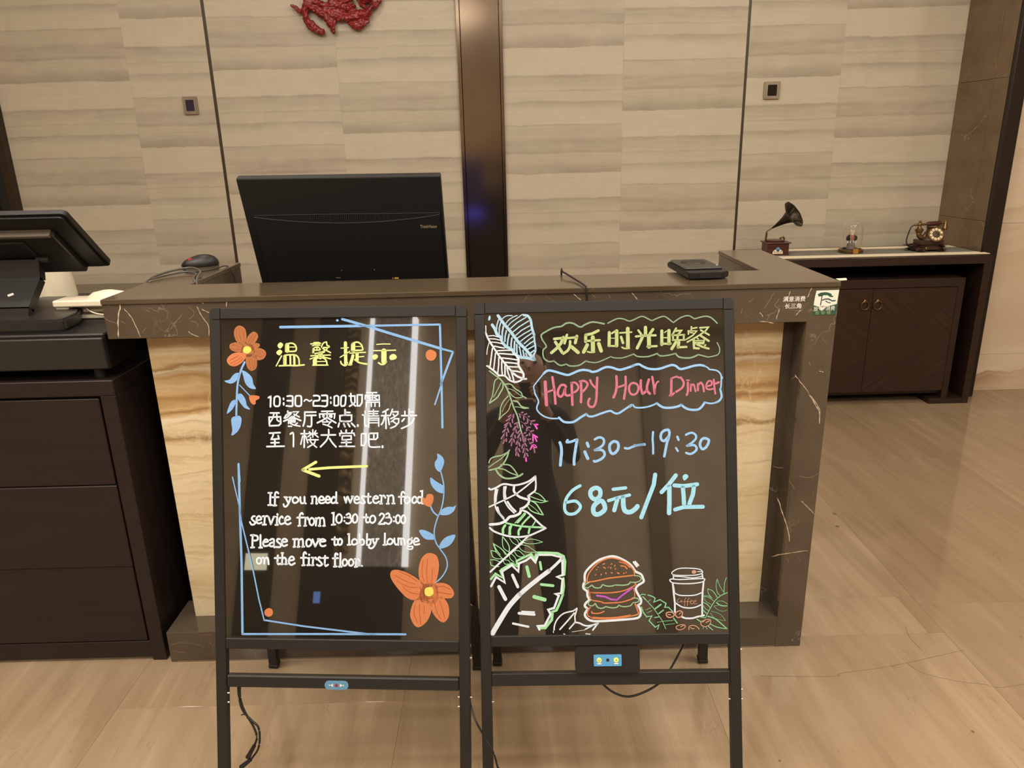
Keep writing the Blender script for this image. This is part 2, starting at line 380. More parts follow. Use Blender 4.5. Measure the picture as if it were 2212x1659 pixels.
M['edge_glow'] = glow('lit_edge_strip', (1, .95, .9, 1), 5.5)
M['screen'] = glow('blue_screen', (.05, .06, .75, 1), .25)
M['blue_line'] = glow('blue_light_line', (.08, .1, 1, 1), 30)
M['led'] = glow('green_led', (.4, 1, .8, 1), 1.5)
M['window_glow'] = glow('lit_yellow_panel', (1, .92, .62, 1), 3.5)
M['blue_glow'] = glow('lit_blue_panel', (.25, .45, 1, 1), 2.0)
def rippled():
    t = NT('rippled_lit_glass'); v = t.obj(); o = t.sep(v)
    n1 = t.noise(t.comb(t.math('MULTIPLY', o[0], 22), o[1], t.math('MULTIPLY', o[2], 8)), 1, 3, .6, 1.5)
    c = t.ramp(n1, [(.3, S(120, 111, 98)), (.6, S(160, 150, 134)), (.8, S(200, 190, 174))])
    t.bump(n1, .6, .02)
    return t.fin(c, .25, Emission_Color=c, Emission_Strength=.75)
M['rippled'] = rippled()
def relief():
    t = NT('carved_wave_panel'); v = t.obj(); w_ = t.n('ShaderNodeTexWave', wave_type='RINGS'); t.link(v, w_.inputs['Vector'])
    w_.inputs['Scale'].default_value = 6; w_.inputs['Distortion'].default_value = 7; w_.inputs['Detail'].default_value = 1
    t.bump(w_.outputs['Fac'], .8, .02)
    return t.fin(t.ramp(w_.outputs['Fac'], [(.2, S(70, 58, 40)), (.8, S(132, 112, 76))]), .35, .3)
M['relief'] = relief()
INKCOL = dict(yellow=(228, 232, 140), yellowgreen=(186, 194, 126), white=(232, 235, 234), pink=(204, 112, 128), skyblue=(152, 192, 222), bluegreen=(162, 212, 222),
  paleblue=(172, 202, 210), chalk=(222, 222, 218), palegreen=(152, 178, 134), palegreen2=(138, 158, 122), mauve=(150, 100, 122), magenta=(228, 92, 184), mintgreen=(160, 214, 152),
  orange=(210, 124, 76), burnt=(176, 108, 64), magenta2=(186, 88, 176), green=(132, 188, 134), peach=(204, 148, 118), sky=(136, 176, 214), deeporange=(176, 84, 34), butter=(242, 214, 96), lemon=(228, 230, 136))
def ink(c):
    k = 'ink_'+c
    if k not in M:
        t = NT('marker_'+c); r, g, b = INKCOL[c]; r, b = r*.95, min(255, b*1.07); f = t.noise(t.obj(), 260, 3)
        t.fin(t.ramp(f, [(.25, S(r*.93, g*.93, b*.93)), (.6, S(r, g, b))]), .6, ior=1.3); M[k] = t.m
    return M[k]
INK={
'L heading yellow':"""f~c 34 1661,801 1709,828 1726,862 1694,916 1649,946 1611,922 1591,878 1612,834
f~c 34 1645,967 1693,998 1696,1038 1657,1085 1625,1102 1574,1071 1561,1030 1596,990
31 1684,1113 1552,1346
~ 38 1779,1012 1784,924 1792,863 1861,830 1938,824 2006,865 2033,926 2028,980 1990,1010 1779,1015
103 1819,863 1821,999
24 1881,911 2012,912
~ 38 1736,1310 1739,1134 1774,1100 1899,1091 2009,1099 2071,1150 2094,1218 2096,1319
90 1760,1134 1757,1303
45 1888,1115 1888,1311
55 1981,1115 1982,1312
38 1625,1343 1826,1338 2033,1343 2213,1327
31 2372,845 2606,830
66 2461,829 2565,830
66 2468,863 2557,870
28 2412,884 2598,874
~ 31 2420,1045 2432,964 2467,930 2536,921 2577,945 2590,985 2473,988
55 2439,957 2427,1038
28 2515,924 2521,978
34 2625,918 2654,844 2695,811 2744,804 2756,879 2811,913
34 2797,893 2800,926
34 2673,929 2769,933 2741,980 2617,1040 2472,1069
34 2652,949 2727,993 2836,1048
55 2561,1066 2685,1027
31 2374,1120 2616,1107 2829,1104
117 2595,1073 2594,1148
28 2353,1193 2450,1160 2574,1127
31 2629,1128 2725,1162 2834,1193
~ 38 2437,1336 2439,1214 2518,1174 2615,1161 2697,1189 2737,1243 2750,1331
69 2483,1207 2482,1316
26 2524,1252 2724,1250
34 2413,1335 2770,1335
83 3187,829 3189,1308
26 3083,949 3257,937
28 3059,1158 3173,1092 3284,1027
~ 38 3072,1253 3088,1307 3163,1351 3211,1328 3229,1281
~ 38 3332,1012 3333,918 3341,857 3396,824 3478,815 3552,866 3582,934 3582,994 3448,1003 3332,1012
90 3375,858 3373,999
22 3429,915 3545,913
29 3287,1066 3420,1057 3653,1049
83 3457,1074 3455,1229
28 3501,1152 3610,1143
76 3358,1120 3336,1208 3293,1322
~ 41 3404,1215 3486,1276 3588,1304 3680,1318
28 3252,1335 3334,1329
26 3914,871 4071,861 4231,864
29 3841,1013 4035,1012 4355,1006
131 4082,1025 4080,1261
~ 41 3956,1294 4017,1328 4086,1321 4134,1268
f~c 34 3884,1094 3938,1125 3931,1179 3862,1222 3815,1191 3815,1131
f~c 34 4306,1091 4367,1129 4373,1189 4305,1226 4236,1229 4206,1174 4231,1121""",
'L times white':"""43 1359,2081 1408,2055 1411,2081 1401,2292
~ 43 1561,2048 1505,2075 1490,2163 1492,2245 1523,2279 1585,2279 1620,2239 1626,2103 1596,2058 1561,2048
43 1714,2100 1716,2125
43 1715,2205 1716,2249
~ 43 1804,2049 1873,2043 1928,2057 1931,2118 1927,2206 1921,2274 1869,2282 1779,2273
43 1802,2154 1913,2155
~ 43 2067,2040 2011,2050 1993,2104 1991,2234 2015,2274 2077,2282 2125,2261 2134,2180 2132,2071 2108,2044 2067,2040
~ 34 2199,2167 2238,2129 2286,2143 2327,2167 2376,2144
~ 43 2426,2042 2508,2039 2560,2067 2559,2128 2527,2155 2444,2161 2417,2188 2415,2263 2436,2276 2574,2278
43 2619,2036 2715,2034 2746,2047 2748,2156 2739,2264 2698,2291 2608,2284
43 2624,2161 2734,2161
40 2826,2082 2827,2105
40 2827,2190 2827,2217
40 2938,2048 2910,2069 2904,2265 2928,2275 2983,2272 3003,2252 3009,2069 2979,2045 2938,2048
40 3096,2042 3071,2069 3058,2252 3079,2286 3140,2280 3165,2239 3181,2070 3157,2039 3096,2042
40 3299,1996 3300,2158 3320,2213 3401,2281
40 3260,2053 3390,2054 3392,2200 3347,2240 3264,2290
40 3452,2027 3562,2028 3556,2207 3507,2281 3446,2281 3449,2027
34 3665,1978 3904,1978
34 3632,2126 3637,2039 3958,2040 3960,2142
34 3802,1985 3800,2147
28 3678,2066 3766,2087
28 3684,2093 3759,2124
28 3835,2087 3903,2067
28 3835,2094 3923,2135
34 3670,2154 3964,2152
34 3661,2309 3659,2201 3963,2196 3962,2297
34 3772,2208 3774,2296
34 3860,2209 3859,2296""",
'L chinese white':"""41 1394,2437 1604,2437
37 1483,2448 1455,2553 1386,2653
37 1546,2448 1552,2597 1596,2636 1632,2632
41 1371,2736 1366,2535 1634,2527 1640,2680 1590,2728 1371,2736
41 1809,2396 1813,2484
41 1813,2431 1894,2432
35 1777,2475 1750,2514 1722,2558
35 1777,2479 1884,2462 1812,2528 1740,2562
30 1795,2492 1830,2519
32 1929,2414 2063,2410 2000,2476 1946,2519
35 1955,2467 2079,2533
41 1712,2628 1829,2580 1906,2519
41 1906,2519 2007,2572 2113,2616
32 1905,2545 1918,2572
32 1829,2580 1980,2581 1979,2651 1837,2650
32 1837,2615 1971,2616
32 1824,2589 1823,2685
35 1817,2746 1898,2747
35 1863,2677 1951,2721 2093,2747
35 2032,2673 1978,2712
41 2209,2420 2471,2421
~ 41 2209,2424 2207,2599 2169,2743
41 2253,2499 2470,2495
~ 41 2368,2508 2365,2722 2324,2757 2271,2748
37 2609,2404 2870,2401
37 2562,2548 2559,2465 2918,2462 2903,2566
37 2737,2409 2735,2540
30 2630,2487 2674,2509
30 2629,2522 2664,2553
30 2789,2505 2842,2488
30 2789,2531 2851,2510
30 2824,2549 2850,2536
41 2503,2670 2628,2609 2735,2548 2832,2610 2937,2671
34 2721,2609 2743,2636
35 2627,2653 2822,2649 2750,2723
35 2636,2701 2741,2732 2847,2784
41 3158,2367 3156,2489
41 3157,2428 3196,2428
41 3035,2628 3036,2506 3196,2489
41 3035,2632 3194,2642
41 3016,2680 2993,2763
41 3122,2689 3152,2763
41 1368,2907 1619,2895
~ 41 1458,2912 1448,2973 1402,3052
41 1402,3052 1590,3039 1573,2965
41 1491,3052 1493,3202
41 1401,3131 1588,3127
41 1301,3219 1712,3211
~ 41 1859,2930 1931,2913 1930,3220
41 2113,2922 2260,2923
41 2194,2844 2184,3238
35 2152,2975 2105,3167
35 2223,2975 2270,3133
35 2394,2831 2392,3002
35 2291,2914 2495,2914
35 2314,2879 2331,2905
35 2465,2853 2438,2897
35 2276,2993 2375,2923
35 2516,3002 2419,2923
35 2284,3063 2515,3063
35 2338,3010 2332,3098 2380,3159 2477,3238
35 2453,3072 2425,3150 2268,3238
41 2767,2828 2769,2941
41 2592,2954 2924,2950
~ 41 2769,2950 2710,3081 2570,3225
~ 41 2786,3037 2842,3125 2934,3230
37 3054,2855 3075,2898
37 3030,2968 3026,2916 3190,2912
37 3173,2846 3172,2907
37 3083,2977 3189,2973
37 3083,2977 3082,3064 3188,3069
37 3063,3130 3187,3125
37 3018,3217 3186,3217
37 3183,3082 3181,3213
39 3169,2432 3271,2433
39 3098,2497 3309,2494 3308,2611 3272,2637 3096,2637
39 3126,2689 3151,2763
39 3219,2690 3262,2759
39 3307,2681 3385,2764
49 3452,2725 3452,2747
39 3628,2404 3627,2447
39 3565,2491 3627,2495
39 3613,2491 3615,2717 3623,2743 3667,2743
32 3707,2409 3935,2409
32 3724,2461 3917,2462
32 3705,2517 3943,2514
32 3822,2370 3824,2509
35 3707,2774 3709,2569 3942,2566 3940,2753
30 3731,2613 3924,2614
30 3730,2674 3923,2674
39 4040,2432 4164,2363
39 4107,2397 4110,2805
39 4009,2510 4206,2506
~ 39 4074,2545 4046,2649 4002,2714
39 4162,2554 4186,2714
35 4265,2363 4215,2493
35 4260,2424 4391,2420 4390,2476 4311,2537 4223,2580
35 4277,2476 4311,2519
35 4328,2580 4231,2649
35 4310,2580 4407,2581 4406,2667 4326,2754 4220,2797
35 4283,2650 4344,2693
39 4553,2416 4552,2503
39 4650,2365 4646,2685
39 4662,2425 4749,2426
39 4477,2511 4818,2508
39 4538,2581 4485,2642
~ 39 4765,2573 4712,2668 4606,2746 4470,2806
37 3181,2838 3180,2907
37 3322,2847 3300,2899
37 3092,2912 3357,2912 3374,2969
37 3091,2973 3294,2973 3293,3056 3090,3064
37 3089,3130 3292,3126
37 3178,3073 3176,3213
37 3088,3217 3370,3217
39 3533,2926 3639,2922 3641,3100 3600,3196 3529,3196 3533,2926
39 3709,2917 3911,2914 3910,3014 3866,3057 3725,3052
39 3823,2926 3822,3048
~ 39 3709,2917 3706,3161 3749,3231 3960,3231
49 4022,3214 4022,3240""",
'L english white':"""50 1320,4301 1398,4301
50 1367,4301 1357,4584
50 1310,4586 1404,4585
~ 50 1555,4311 1518,4280 1481,4311 1475,4408 1466,4594
50 1412,4403 1558,4400
50 1440,4599 1503,4593
50 1699,4398 1762,4403
~ 50 1720,4403 1781,4521
50 1814,4402 1861,4402
~ 50 1850,4402 1796,4541 1743,4613 1696,4618 1676,4567
~c 50 1954,4397 1897,4438 1901,4510 1947,4535 2015,4499 2022,4438
~ 50 2074,4397 2078,4489 2103,4540 2166,4530
50 2173,4391 2176,4530 2202,4545
50 2339,4386 2365,4386 2358,4544
50 2332,4545 2363,4544
~ 50 2365,4406 2428,4380 2458,4437 2451,4544 2472,4544
~ 50 2520,4467 2624,4457 2614,4400 2563,4380 2515,4447 2524,4518 2581,4539 2643,4523
~ 50 2681,4456 2769,4451 2759,4395 2708,4380 2670,4446 2685,4518 2726,4533 2768,4513
~ 50 2914,4435 2863,4389 2810,4456 2814,4523 2861,4533 2913,4497
50 2926,4282 2918,4527 2949,4532
~ 50 986,4848 944,4853 912,4905 953,4956 994,4997 967,5038 904,5044 868,4987
~ 50 1026,4945 1137,4919 1117,4862 1075,4847 1027,4904 1036,4997 1093,5017 1146,4996
~ 50 1174,4852 1221,4862 1208,5042
50 1171,5046 1250,5042
~ 50 1221,4872 1274,4841 1310,4862
~ 50 1316,4862 1365,5036
~ 50 1441,4861 1365,5036
50 1431,4861 1462,4856
57 1526,4799 1528,4809
50 1504,4861 1520,4861 1506,5046
50 1475,5051 1532,5046
~ 50 1655,4881 1629,4850 1576,4902 1570,4984 1606,5030 1679,5009
~ 50 1711,4942 1821,4911 1801,4860 1755,4850 1707,4911 1716,5004 1773,5035 1841,5003
~ 50 2131,4797 2105,4766 2063,4807 2051,4879 2048,5064
50 1994,4877 2135,4874
50 2017,5069 2064,5064
50 2166,4873 2192,4879 2179,5063
50 2158,5069 2205,5063
~ 50 2192,4889 2244,4873 2253,4919
~c 50 2337,4883 2284,4940 2294,5022 2345,5052 2393,4991 2389,4919
50 2431,4888 2451,4893 2433,5062
~ 50 2451,4908 2514,4877 2534,4939 2521,5067
~ 50 2534,4908 2597,4877 2627,4928 2636,5066
50 2501,5067 2542,5067
50 2604,5067 2646,5066
50 2821,4768 2858,4763 2848,5040
50 2807,5040 2890,5034
~c 48 2983,4793 2925,4855 2918,4947 2969,4998 3037,4957 3044,4844
52 3111,4866 3112,4869
52 3107,4951 3108,4953
~ 48 3158,4808 3210,4777 3246,4813 3240,4854 3168,4869
~ 48 3168,4869 3260,4884 3270,4956 3207,5007 3145,4997
~c 48 3365,4792 3308,4843 3311,4956 3352,4991 3404,4945 3411,4843
48 3112,4394 3152,4527
48 3174,4394 3152,4527
48 3195,4383 3250,4532
48 3309,4383 3250,4532
48 3288,4378 3324,4378
~ 48 3349,4455 3457,4444 3442,4393 3401,4378 3349,4434 3358,4516 3415,4536 3482,4505
~ 48 3602,4382 3556,4367 3525,4403 3565,4464 3595,4515 3554,4541 3492,4515
~ 48 3680,4311 3673,4505 3708,4535 3745,4515
48 3633,4382 3731,4382
~ 48 3792,4433 3895,4422 3895,4387 3844,4367 3787,4433 3806,4515 3863,4530 3930,4494
48 3947,4351 3988,4361 3976,4545
48 3950,4545 3996,4545
~ 48 3988,4381 4040,4356 4075,4407
48 4116,4356 4152,4366 4130,4544
48 4104,4546 4155,4544
~ 48 4152,4376 4224,4350 4260,4391 4263,4539
48 4237,4539 4289,4539
~ 48 4522,4299 4492,4268 4455,4299 4443,4441 4442,4543
48 4388,4386 4531,4380
~c 48 4582,4380 4525,4431 4530,4502 4581,4533 4643,4481 4643,4415
~c 48 4756,4380 4704,4430 4704,4502 4744,4527 4796,4491 4802,4420
~ 48 4909,4399 4848,4389 4821,4471 4857,4527 4918,4511
48 4895,4252 4936,4247 4923,4531 4953,4542
52 3550,4863 3663,4862
~ 48 3623,4791 3615,4954 3651,4985 3682,4969
~c 48 3772,4821 3714,4872 3713,4954 3764,4994 3827,4943 3828,4861
~ 48 3936,4815 3973,4774 4024,4789 4033,4850 3908,5019
48 3908,5019 4042,5014 4047,4988
~ 48 4086,4789 4137,4768 4167,4809 4146,4855 4085,4871
~ 48 4085,4871 4187,4870 4207,4952 4144,5013 4073,4988
52 4267,4852 4268,4856
52 4268,4951 4269,4954
~c 48 4367,4808 4316,4859 4320,4961 4360,4997 4407,4951 4413,4859
~c 48 4496,4808 4444,4869 4443,4961 4483,4996 4535,4950 4541,4858
52 884,5295 963,5289
~ 52 926,5300 916,5579
~ 52 942,5294 1036,5314 1050,5387 1003,5418 940,5418
52 884,5584 958,5578
52 1115,5288 1110,5577
52 1078,5585 1147,5582
~ 52 1180,5458 1285,5442 1275,5401 1223,5396 1175,5468 1194,5541 1252,5545 1299,5530
~ 52 1338,5406 1391,5379 1432,5405 1430,5560 1461,5570
~c 52 1379,5467 1331,5498 1341,5545 1399,5550 1431,5508 1426,5462
~ 52 1579,5384 1527,5379 1505,5425 1557,5476 1598,5517 1566,5569 1482,5565
~ 52 1630,5455 1740,5434 1725,5388 1663,5378 1620,5445 1639,5527 1681,5543 1744,5516
52 1887,5382 1929,5381 1916,5557
~ 52 1934,5392 1997,5376 2022,5422 2010,5556
~ 52 2028,5401 2101,5375 2121,5421 2124,5555
52 1895,5562 1937,5558
52 1994,5561 2036,5558
52 2103,5557 2150,5555
~c 52 2257,5380 2204,5431 2208,5524 2254,5549 2312,5503 2319,5420
52 2351,5384 2410,5553
52 2496,5383 2410,5553
52 2475,5376 2517,5376
~ 52 2526,5440 2646,5423 2631,5388 2569,5378 2521,5440 2541,5522 2598,5542 2655,5521
~ 52 2875,5330 2868,5499 2920,5504
52 2807,5381 2932,5376
~c 52 2999,5365 2952,5416 2956,5488 2997,5508 3034,5477 3045,5406
~c 52 1074,5820 1021,5862 1025,5934 1072,5965 1120,5923 1121,5851
52 1158,5820 1205,5830 1193,5964
~ 52 1205,5840 1268,5819 1289,5870 1297,5974
54 1521,5765 1507,5941
~ 52 1508,5931 1528,5972 1570,5956
52 1446,5828 1577,5822
52 1610,5708 1647,5708
52 1631,5713 1617,5961
~ 52 1624,5847 1677,5816 1713,5857 1711,5960
52 1596,5971 1638,5966
52 1690,5968 1737,5965
~ 52 1780,5887 1895,5861 1886,5804 1834,5794 1780,5867 1790,5949 1841,5985 1920,5943
~ 52 2195,5719 2164,5684 2132,5740 2128,5988
52 2068,5818 2188,5812
52 2097,5993 2154,5987
57 2264,5742 2265,5744
52 2230,5822 2261,5822 2248,5987
52 2217,5989 2279,5986
52 2323,5811 2360,5816 2342,5986
52 2326,5991 2362,5986
~ 52 2360,5831 2417,5810 2437,5851
~ 52 2542,5820 2500,5799 2479,5851 2530,5912 2566,5964 2508,6000 2446,5975
52 2641,5768 2628,5963
~ 52 2628,5953 2653,6004 2706,5973
52 2588,5819 2708,5813
~ 52 2937,5735 2912,5709 2880,5745 2871,6013
52 2822,5823 2946,5817
52 2845,6018 2907,6012
52 3005,5703 2996,6012
52 2964,6017 3027,6016
50 3214,5251 3211,5502
50 3188,5256 3219,5251
50 3175,5507 3242,5502
~c 50 3337,5368 3284,5414 3283,5481 3330,5501 3397,5465 3398,5404
50 3467,5250 3459,5506
~ 50 3471,5393 3522,5372 3563,5413 3552,5484 3500,5505 3459,5495
50 3637,5249 3624,5505
~ 50 3636,5392 3698,5376 3718,5422 3707,5484 3655,5509 3624,5499
~ 50 3760,5371 3809,5493
~ 50 3873,5370 3809,5514 3747,5580 3685,5571 3680,5545
50 3744,5371 3790,5368
50 3852,5365 3904,5362
50 4054,5236 4046,5497
50 4015,5502 4087,5496
~c 50 4166,5358 4114,5409 4118,5471 4170,5486 4221,5450 4227,5388
~ 50 4274,5352 4278,5449 4313,5495 4365,5469
50 4366,5347 4364,5500
50 4397,5352 4428,5351 4431,5494
~ 50 4438,5372 4489,5351 4514,5397 4518,5489
~c 50 4632,5366 4586,5407 4590,5463 4631,5478 4673,5447 4678,5386
39 4668,5376 4684,5330
~ 41 4621,5483 4580,5519 4610,5539 4692,5533 4691,5579 4630,5600 4569,5570
~ 50 4734,5426 4837,5405 4817,5354 4766,5344 4724,5416 4744,5487 4795,5492 4856,5476
~c 50 3103,5841 3056,5888 3060,5970 3101,5995 3153,5949 3154,5882
~c 50 3253,5840 3200,5887 3205,5969 3251,5994 3303,5948 3304,5881
50 3341,5834 3372,5839 3359,6014
50 3338,6019 3390,6014
~ 50 3371,5855 3423,5829 3454,5875
41 3499,5989 3514,5999""",
'R heading yellowgreen':"""64 1848,860 2032,846
74 2060,828 2002,965 1899,1082 1777,1181
74 1874,934 2026,1177
64 2144,774 2085,966
55 2161,848 2363,834
74 2373,806 2333,962
~ 64 2215,923 2203,1042 2155,1133 2053,1205
87 2249,1053 2394,1184
69 2576,783 2723,758 2872,688
74 2576,792 2573,939
55 2564,925 2900,909
101 2740,842 2739,1164
~ 37 2610,1170 2688,1190 2775,1183
87 2608,1014 2522,1178
92 2875,992 2927,1158
78 3123,739 3113,1042
46 3182,759 3266,705
87 3294,706 3287,1046
20 3162,869 3281,876
46 3094,1047 3269,1055
41 3366,753 3637,740
92 3551,656 3548,1079
64 3392,846 3435,984
~ 41 3410,1085 3469,1114 3579,1112
55 3794,702 3857,791
83 3960,637 3957,820
69 4133,686 4058,786
55 3736,843 3957,820 4190,825
74 3892,847 3825,983 3759,1111
97 4034,850 4034,1088
55 3998,1079 4209,1074
78 4334,727 4328,1039
28 4398,765 4444,729
83 4499,721 4493,1024
28 4377,884 4487,886
55 4310,1021 4530,1025
46 4665,670 4570,833
55 4654,734 4783,727 4717,808
41 4579,833 4854,825
46 4589,815 4591,934
46 4840,829 4834,930
55 4703,817 4687,946
41 4577,943 4861,944
74 4668,973 4555,1145
74 4723,992 4702,1111
55 4693,1111 4894,1106
41 5017,645 5011,741
37 5021,686 5141,666
37 4946,813 4943,740 5139,744 5046,843 4898,931
31 4983,777 5056,788
46 5214,672 5406,662 5331,757
~ 41 5303,774 5146,872 4915,996
46 5231,727 5421,841
55 5228,856 5409,979
31 5145,909 5172,928
29 5089,963 5290,967
29 5088,1004 5280,1008
37 5309,940 5289,1040 5106,1027
55 5062,944 5068,1137 5177,1148
51 5124,1046 5287,1123 5405,1157
41 5334,1069 5297,1114""",
'R script pink':"""79 1619,1853 1639,2383
63 1789,1745 1833,2092 1848,2357
46 1665,2088 1824,2030
~ 59 2099,1975 2060,1933 1978,1942 1915,2053 1913,2154 1973,2201 2035,2136 2078,2015 2076,2137 2126,2179 2218,2160
63 2233,1886 2239,2395
~ 51 2218,1885 2315,1882 2384,1970 2362,2051 2290,2106
61 2447,1869 2453,2104 2438,2337
~ 53 2422,1859 2519,1845 2599,1913 2566,2004 2483,2094
~ 53 2661,1833 2700,1925 2780,2008
~ 59 2825,1775 2810,2009 2795,2263 2751,2414 2680,2454 2610,2402 2611,2310 2638,2260
~ 61 3266,1753 3273,1936 3244,2119 3191,2240
57 3479,1767 3480,2001 3434,2275
49 3297,2008 3450,1960
~c 53 3630,1917 3558,1997 3565,2119 3625,2182 3717,2163 3769,2062 3741,1950
~ 61 3829,1860 3826,2023 3849,2125 3869,2166 3951,2106
~ 63 4016,1844 3973,1985 3971,2097 4031,2169
57 4094,1784 4125,1988 4142,2171
~ 43 4142,2171 4166,1989 4197,1918 4233,1894
61 4533,1833 4529,2036 4516,2219
46 4485,2223 4536,2219 4587,2169
~ 46 4523,1833 4645,1790 4715,1817
~ 53 4746,1807 4815,1920 4782,2041 4638,2140
35 4886,1878 4942,1877
~ 55 4910,1932 4907,2125 4880,2216
47 4980,1974 4972,2126
~ 47 4985,2005 5036,1975 5065,2047 5083,2138
51 5142,1967 5139,2114
~ 51 5157,1988 5209,1938 5258,2010 5275,2142
~ 43 5348,2022 5450,1993 5451,1912 5381,1911 5328,2011 5347,2083 5418,2099 5489,2085
47 5508,1873 5515,2015 5537,2198
53 5551,1965 5623,1936""",
'R cloud skyblue':"""~ 30 1366,2042 1352,1950 1410,1870 1493,1769 1587,1659
~ 57 1587,1659 1659,1600 1741,1591 1872,1624 2004,1667 2145,1701 2268,1662 2381,1614 2503,1591 2635,1609 2715,1641 2828,1623 2930,1574 3042,1535 3164,1548 3285,1591 3366,1603 3488,1574 3610,1536 3684,1507
~ 37 1366,2042 1384,2134 1433,2227 1457,2319 1420,2410 1418,2491 1477,2574 1598,2658 1750,2701 1902,2704
~ 57 1923,2684 2023,2777 2145,2800 2277,2782 2431,2683 2555,2614
~ 51 2555,2614 2615,2666 2716,2668 2890,2610 3043,2562 3124,2554 3215,2606 3306,2608 3450,2519 3604,2420
~ 56 3638,1521 3780,1483 3880,1536 4001,1589 4142,1607 4284,1595 4437,1547 4549,1519 4640,1541 4739,1614 4871,1596 5044,1549 5196,1532 5297,1554
~ 37 5297,1554 5377,1596 5416,1637 5517,1650 5607,1682 5676,1774 5678,1937 5666,2058 5650,2098
~ 51 5650,2098 5673,2200 5677,2282 5625,2362 5543,2406
~ 41 5543,2406 5432,2424 5291,2396
~ 57 5291,2396 5218,2496 5136,2555 5015,2563 4894,2541 4804,2488 4754,2437
~ 57 4754,2437 4673,2476 4520,2503 4369,2500 4268,2458 4188,2395
~ 41 4188,2395 4045,2454 3893,2486 3741,2489 3670,2467 3636,2416
~ 41 3636,2416 3559,2470
28 5704,1816 5705,1851""",
'R hours skyblue':"""~ 73 1933,3264 1960,3352 1967,3497 1950,3643 1933,3788
~ 60 2113,3209 2093,3257 2190,3249 2307,3203
~ 70 2331,3203 2310,3319 2282,3474 2255,3648 2252,3774
73 2562,3285 2589,3363
77 2505,3488 2570,3644
~ 60 2742,3201 2840,3159 2926,3185 2954,3253 2924,3340 2835,3406 2738,3453
~ 64 2738,3453 2854,3445 2931,3476 2963,3554 2918,3631 2830,3687 2742,3715 2713,3705
~c 70 3186,3258 3098,3314 3077,3411 3104,3508 3152,3543 3220,3510 3280,3414 3272,3298
~ 58 3434,3417 3511,3428 3609,3391 3715,3359 3862,3342
~ 54 3651,3359 3755,3356 3877,3333 3890,3350
~ 52 4089,3058 4075,3210 4083,3375 4080,3558
~c 65 4439,3016 4361,3023 4290,3074 4263,3161 4279,3240 4339,3267 4400,3216 4454,3147 4464,3069
~ 65 4453,3182 4407,3303 4370,3468 4336,3624
57 4644,3177 4673,3251
52 4609,3437 4651,3507
~ 54 4844,3137 4923,3099 5001,3096 5069,3149 5068,3228 4997,3305 4909,3364 4865,3389
~ 57 4865,3389 5013,3375 5073,3419 5080,3480 5027,3540 4949,3578 4897,3573 4841,3554
~c 65 5259,3222 5188,3273 5161,3369 5185,3439 5228,3474 5298,3432 5351,3346 5362,3259""",
'R price bluegreen':"""~ 76 2381,4270 2206,4374 2071,4537 2019,4684 2016,4816 2064,4900 2146,4926 2261,4903 2362,4806 2372,4723 2299,4640 2217,4622 2052,4652
~c 109 2733,4326 2633,4382 2615,4480 2663,4563 2745,4589 2828,4517 2846,4418 2815,4352
~c 115 2793,4648 2692,4745 2674,4860 2721,4935 2820,4928 2937,4832 2931,4716 2875,4633
82 3143,4366 3431,4337
79 3031,4627 3238,4565 3518,4504
105 3238,4589 3159,4852
~ 118 3370,4559 3374,4756 3413,4872 3527,4899 3644,4827 3694,4770
102 4118,4045 4081,4274 3909,4699 3779,5026
102 4593,4069 4425,4280 4258,4450
112 4440,4330 4433,4708 4421,4938
f~c 76 4814,4040 4879,4083 4853,4148 4779,4188 4748,4097
99 4556,4299 4768,4319 5080,4283
105 4751,4352 4764,4549 4769,4730
105 5005,4340 4977,4520 4891,4732
99 4561,4858 4759,4804 5201,4803""",
'R plants paleblue 1040 670':"""72 556,292 686,481 848,681 1019,922 1182,1091 1384,1333
~ 72 417,506 477,601 526,726 618,810 647,915 738,1020 861,1084 921,1179 1044,1264 1188,1282 1384,1333
f~c 41 364,283 384,329 373,381 336,406 332,339
~ 62 1156,294 1248,316 1309,411 1327,525 1346,629 1385,764
~ 45 1385,764 1392,909 1410,1033 1408,1137 1365,1229 1384,1333
~ 25 637,387 710,326 794,297 887,304
~ 25 728,492 791,410 917,330 1000,301
~ 25 773,555 852,463 999,363 1125,273
29 829,608 997,466 1206,347
29 879,692 1047,561 1267,431
29 940,776 1097,644 1285,545
29 990,828 1147,728 1315,638
29 1051,912 1198,802 1376,691
29 1153,956 1259,865 1395,775
31 1183,1029 1288,948 1393,888
31 1223,1092 1380,1012
35 1304,1166 1414,1096
31 569,385 525,519 518,612
31 614,458 581,582 573,727
41 680,532 646,687 647,894
35 745,647 712,771 704,895
37 806,731 772,876 759,1010
39 871,816 848,950 846,1063
39 932,900 919,1024 922,1127
39 977,973 975,1076 983,1180
35 1038,1026 1057,1140 1075,1244
35 1119,1110 1147,1266
29 1180,1174 1220,1278""",
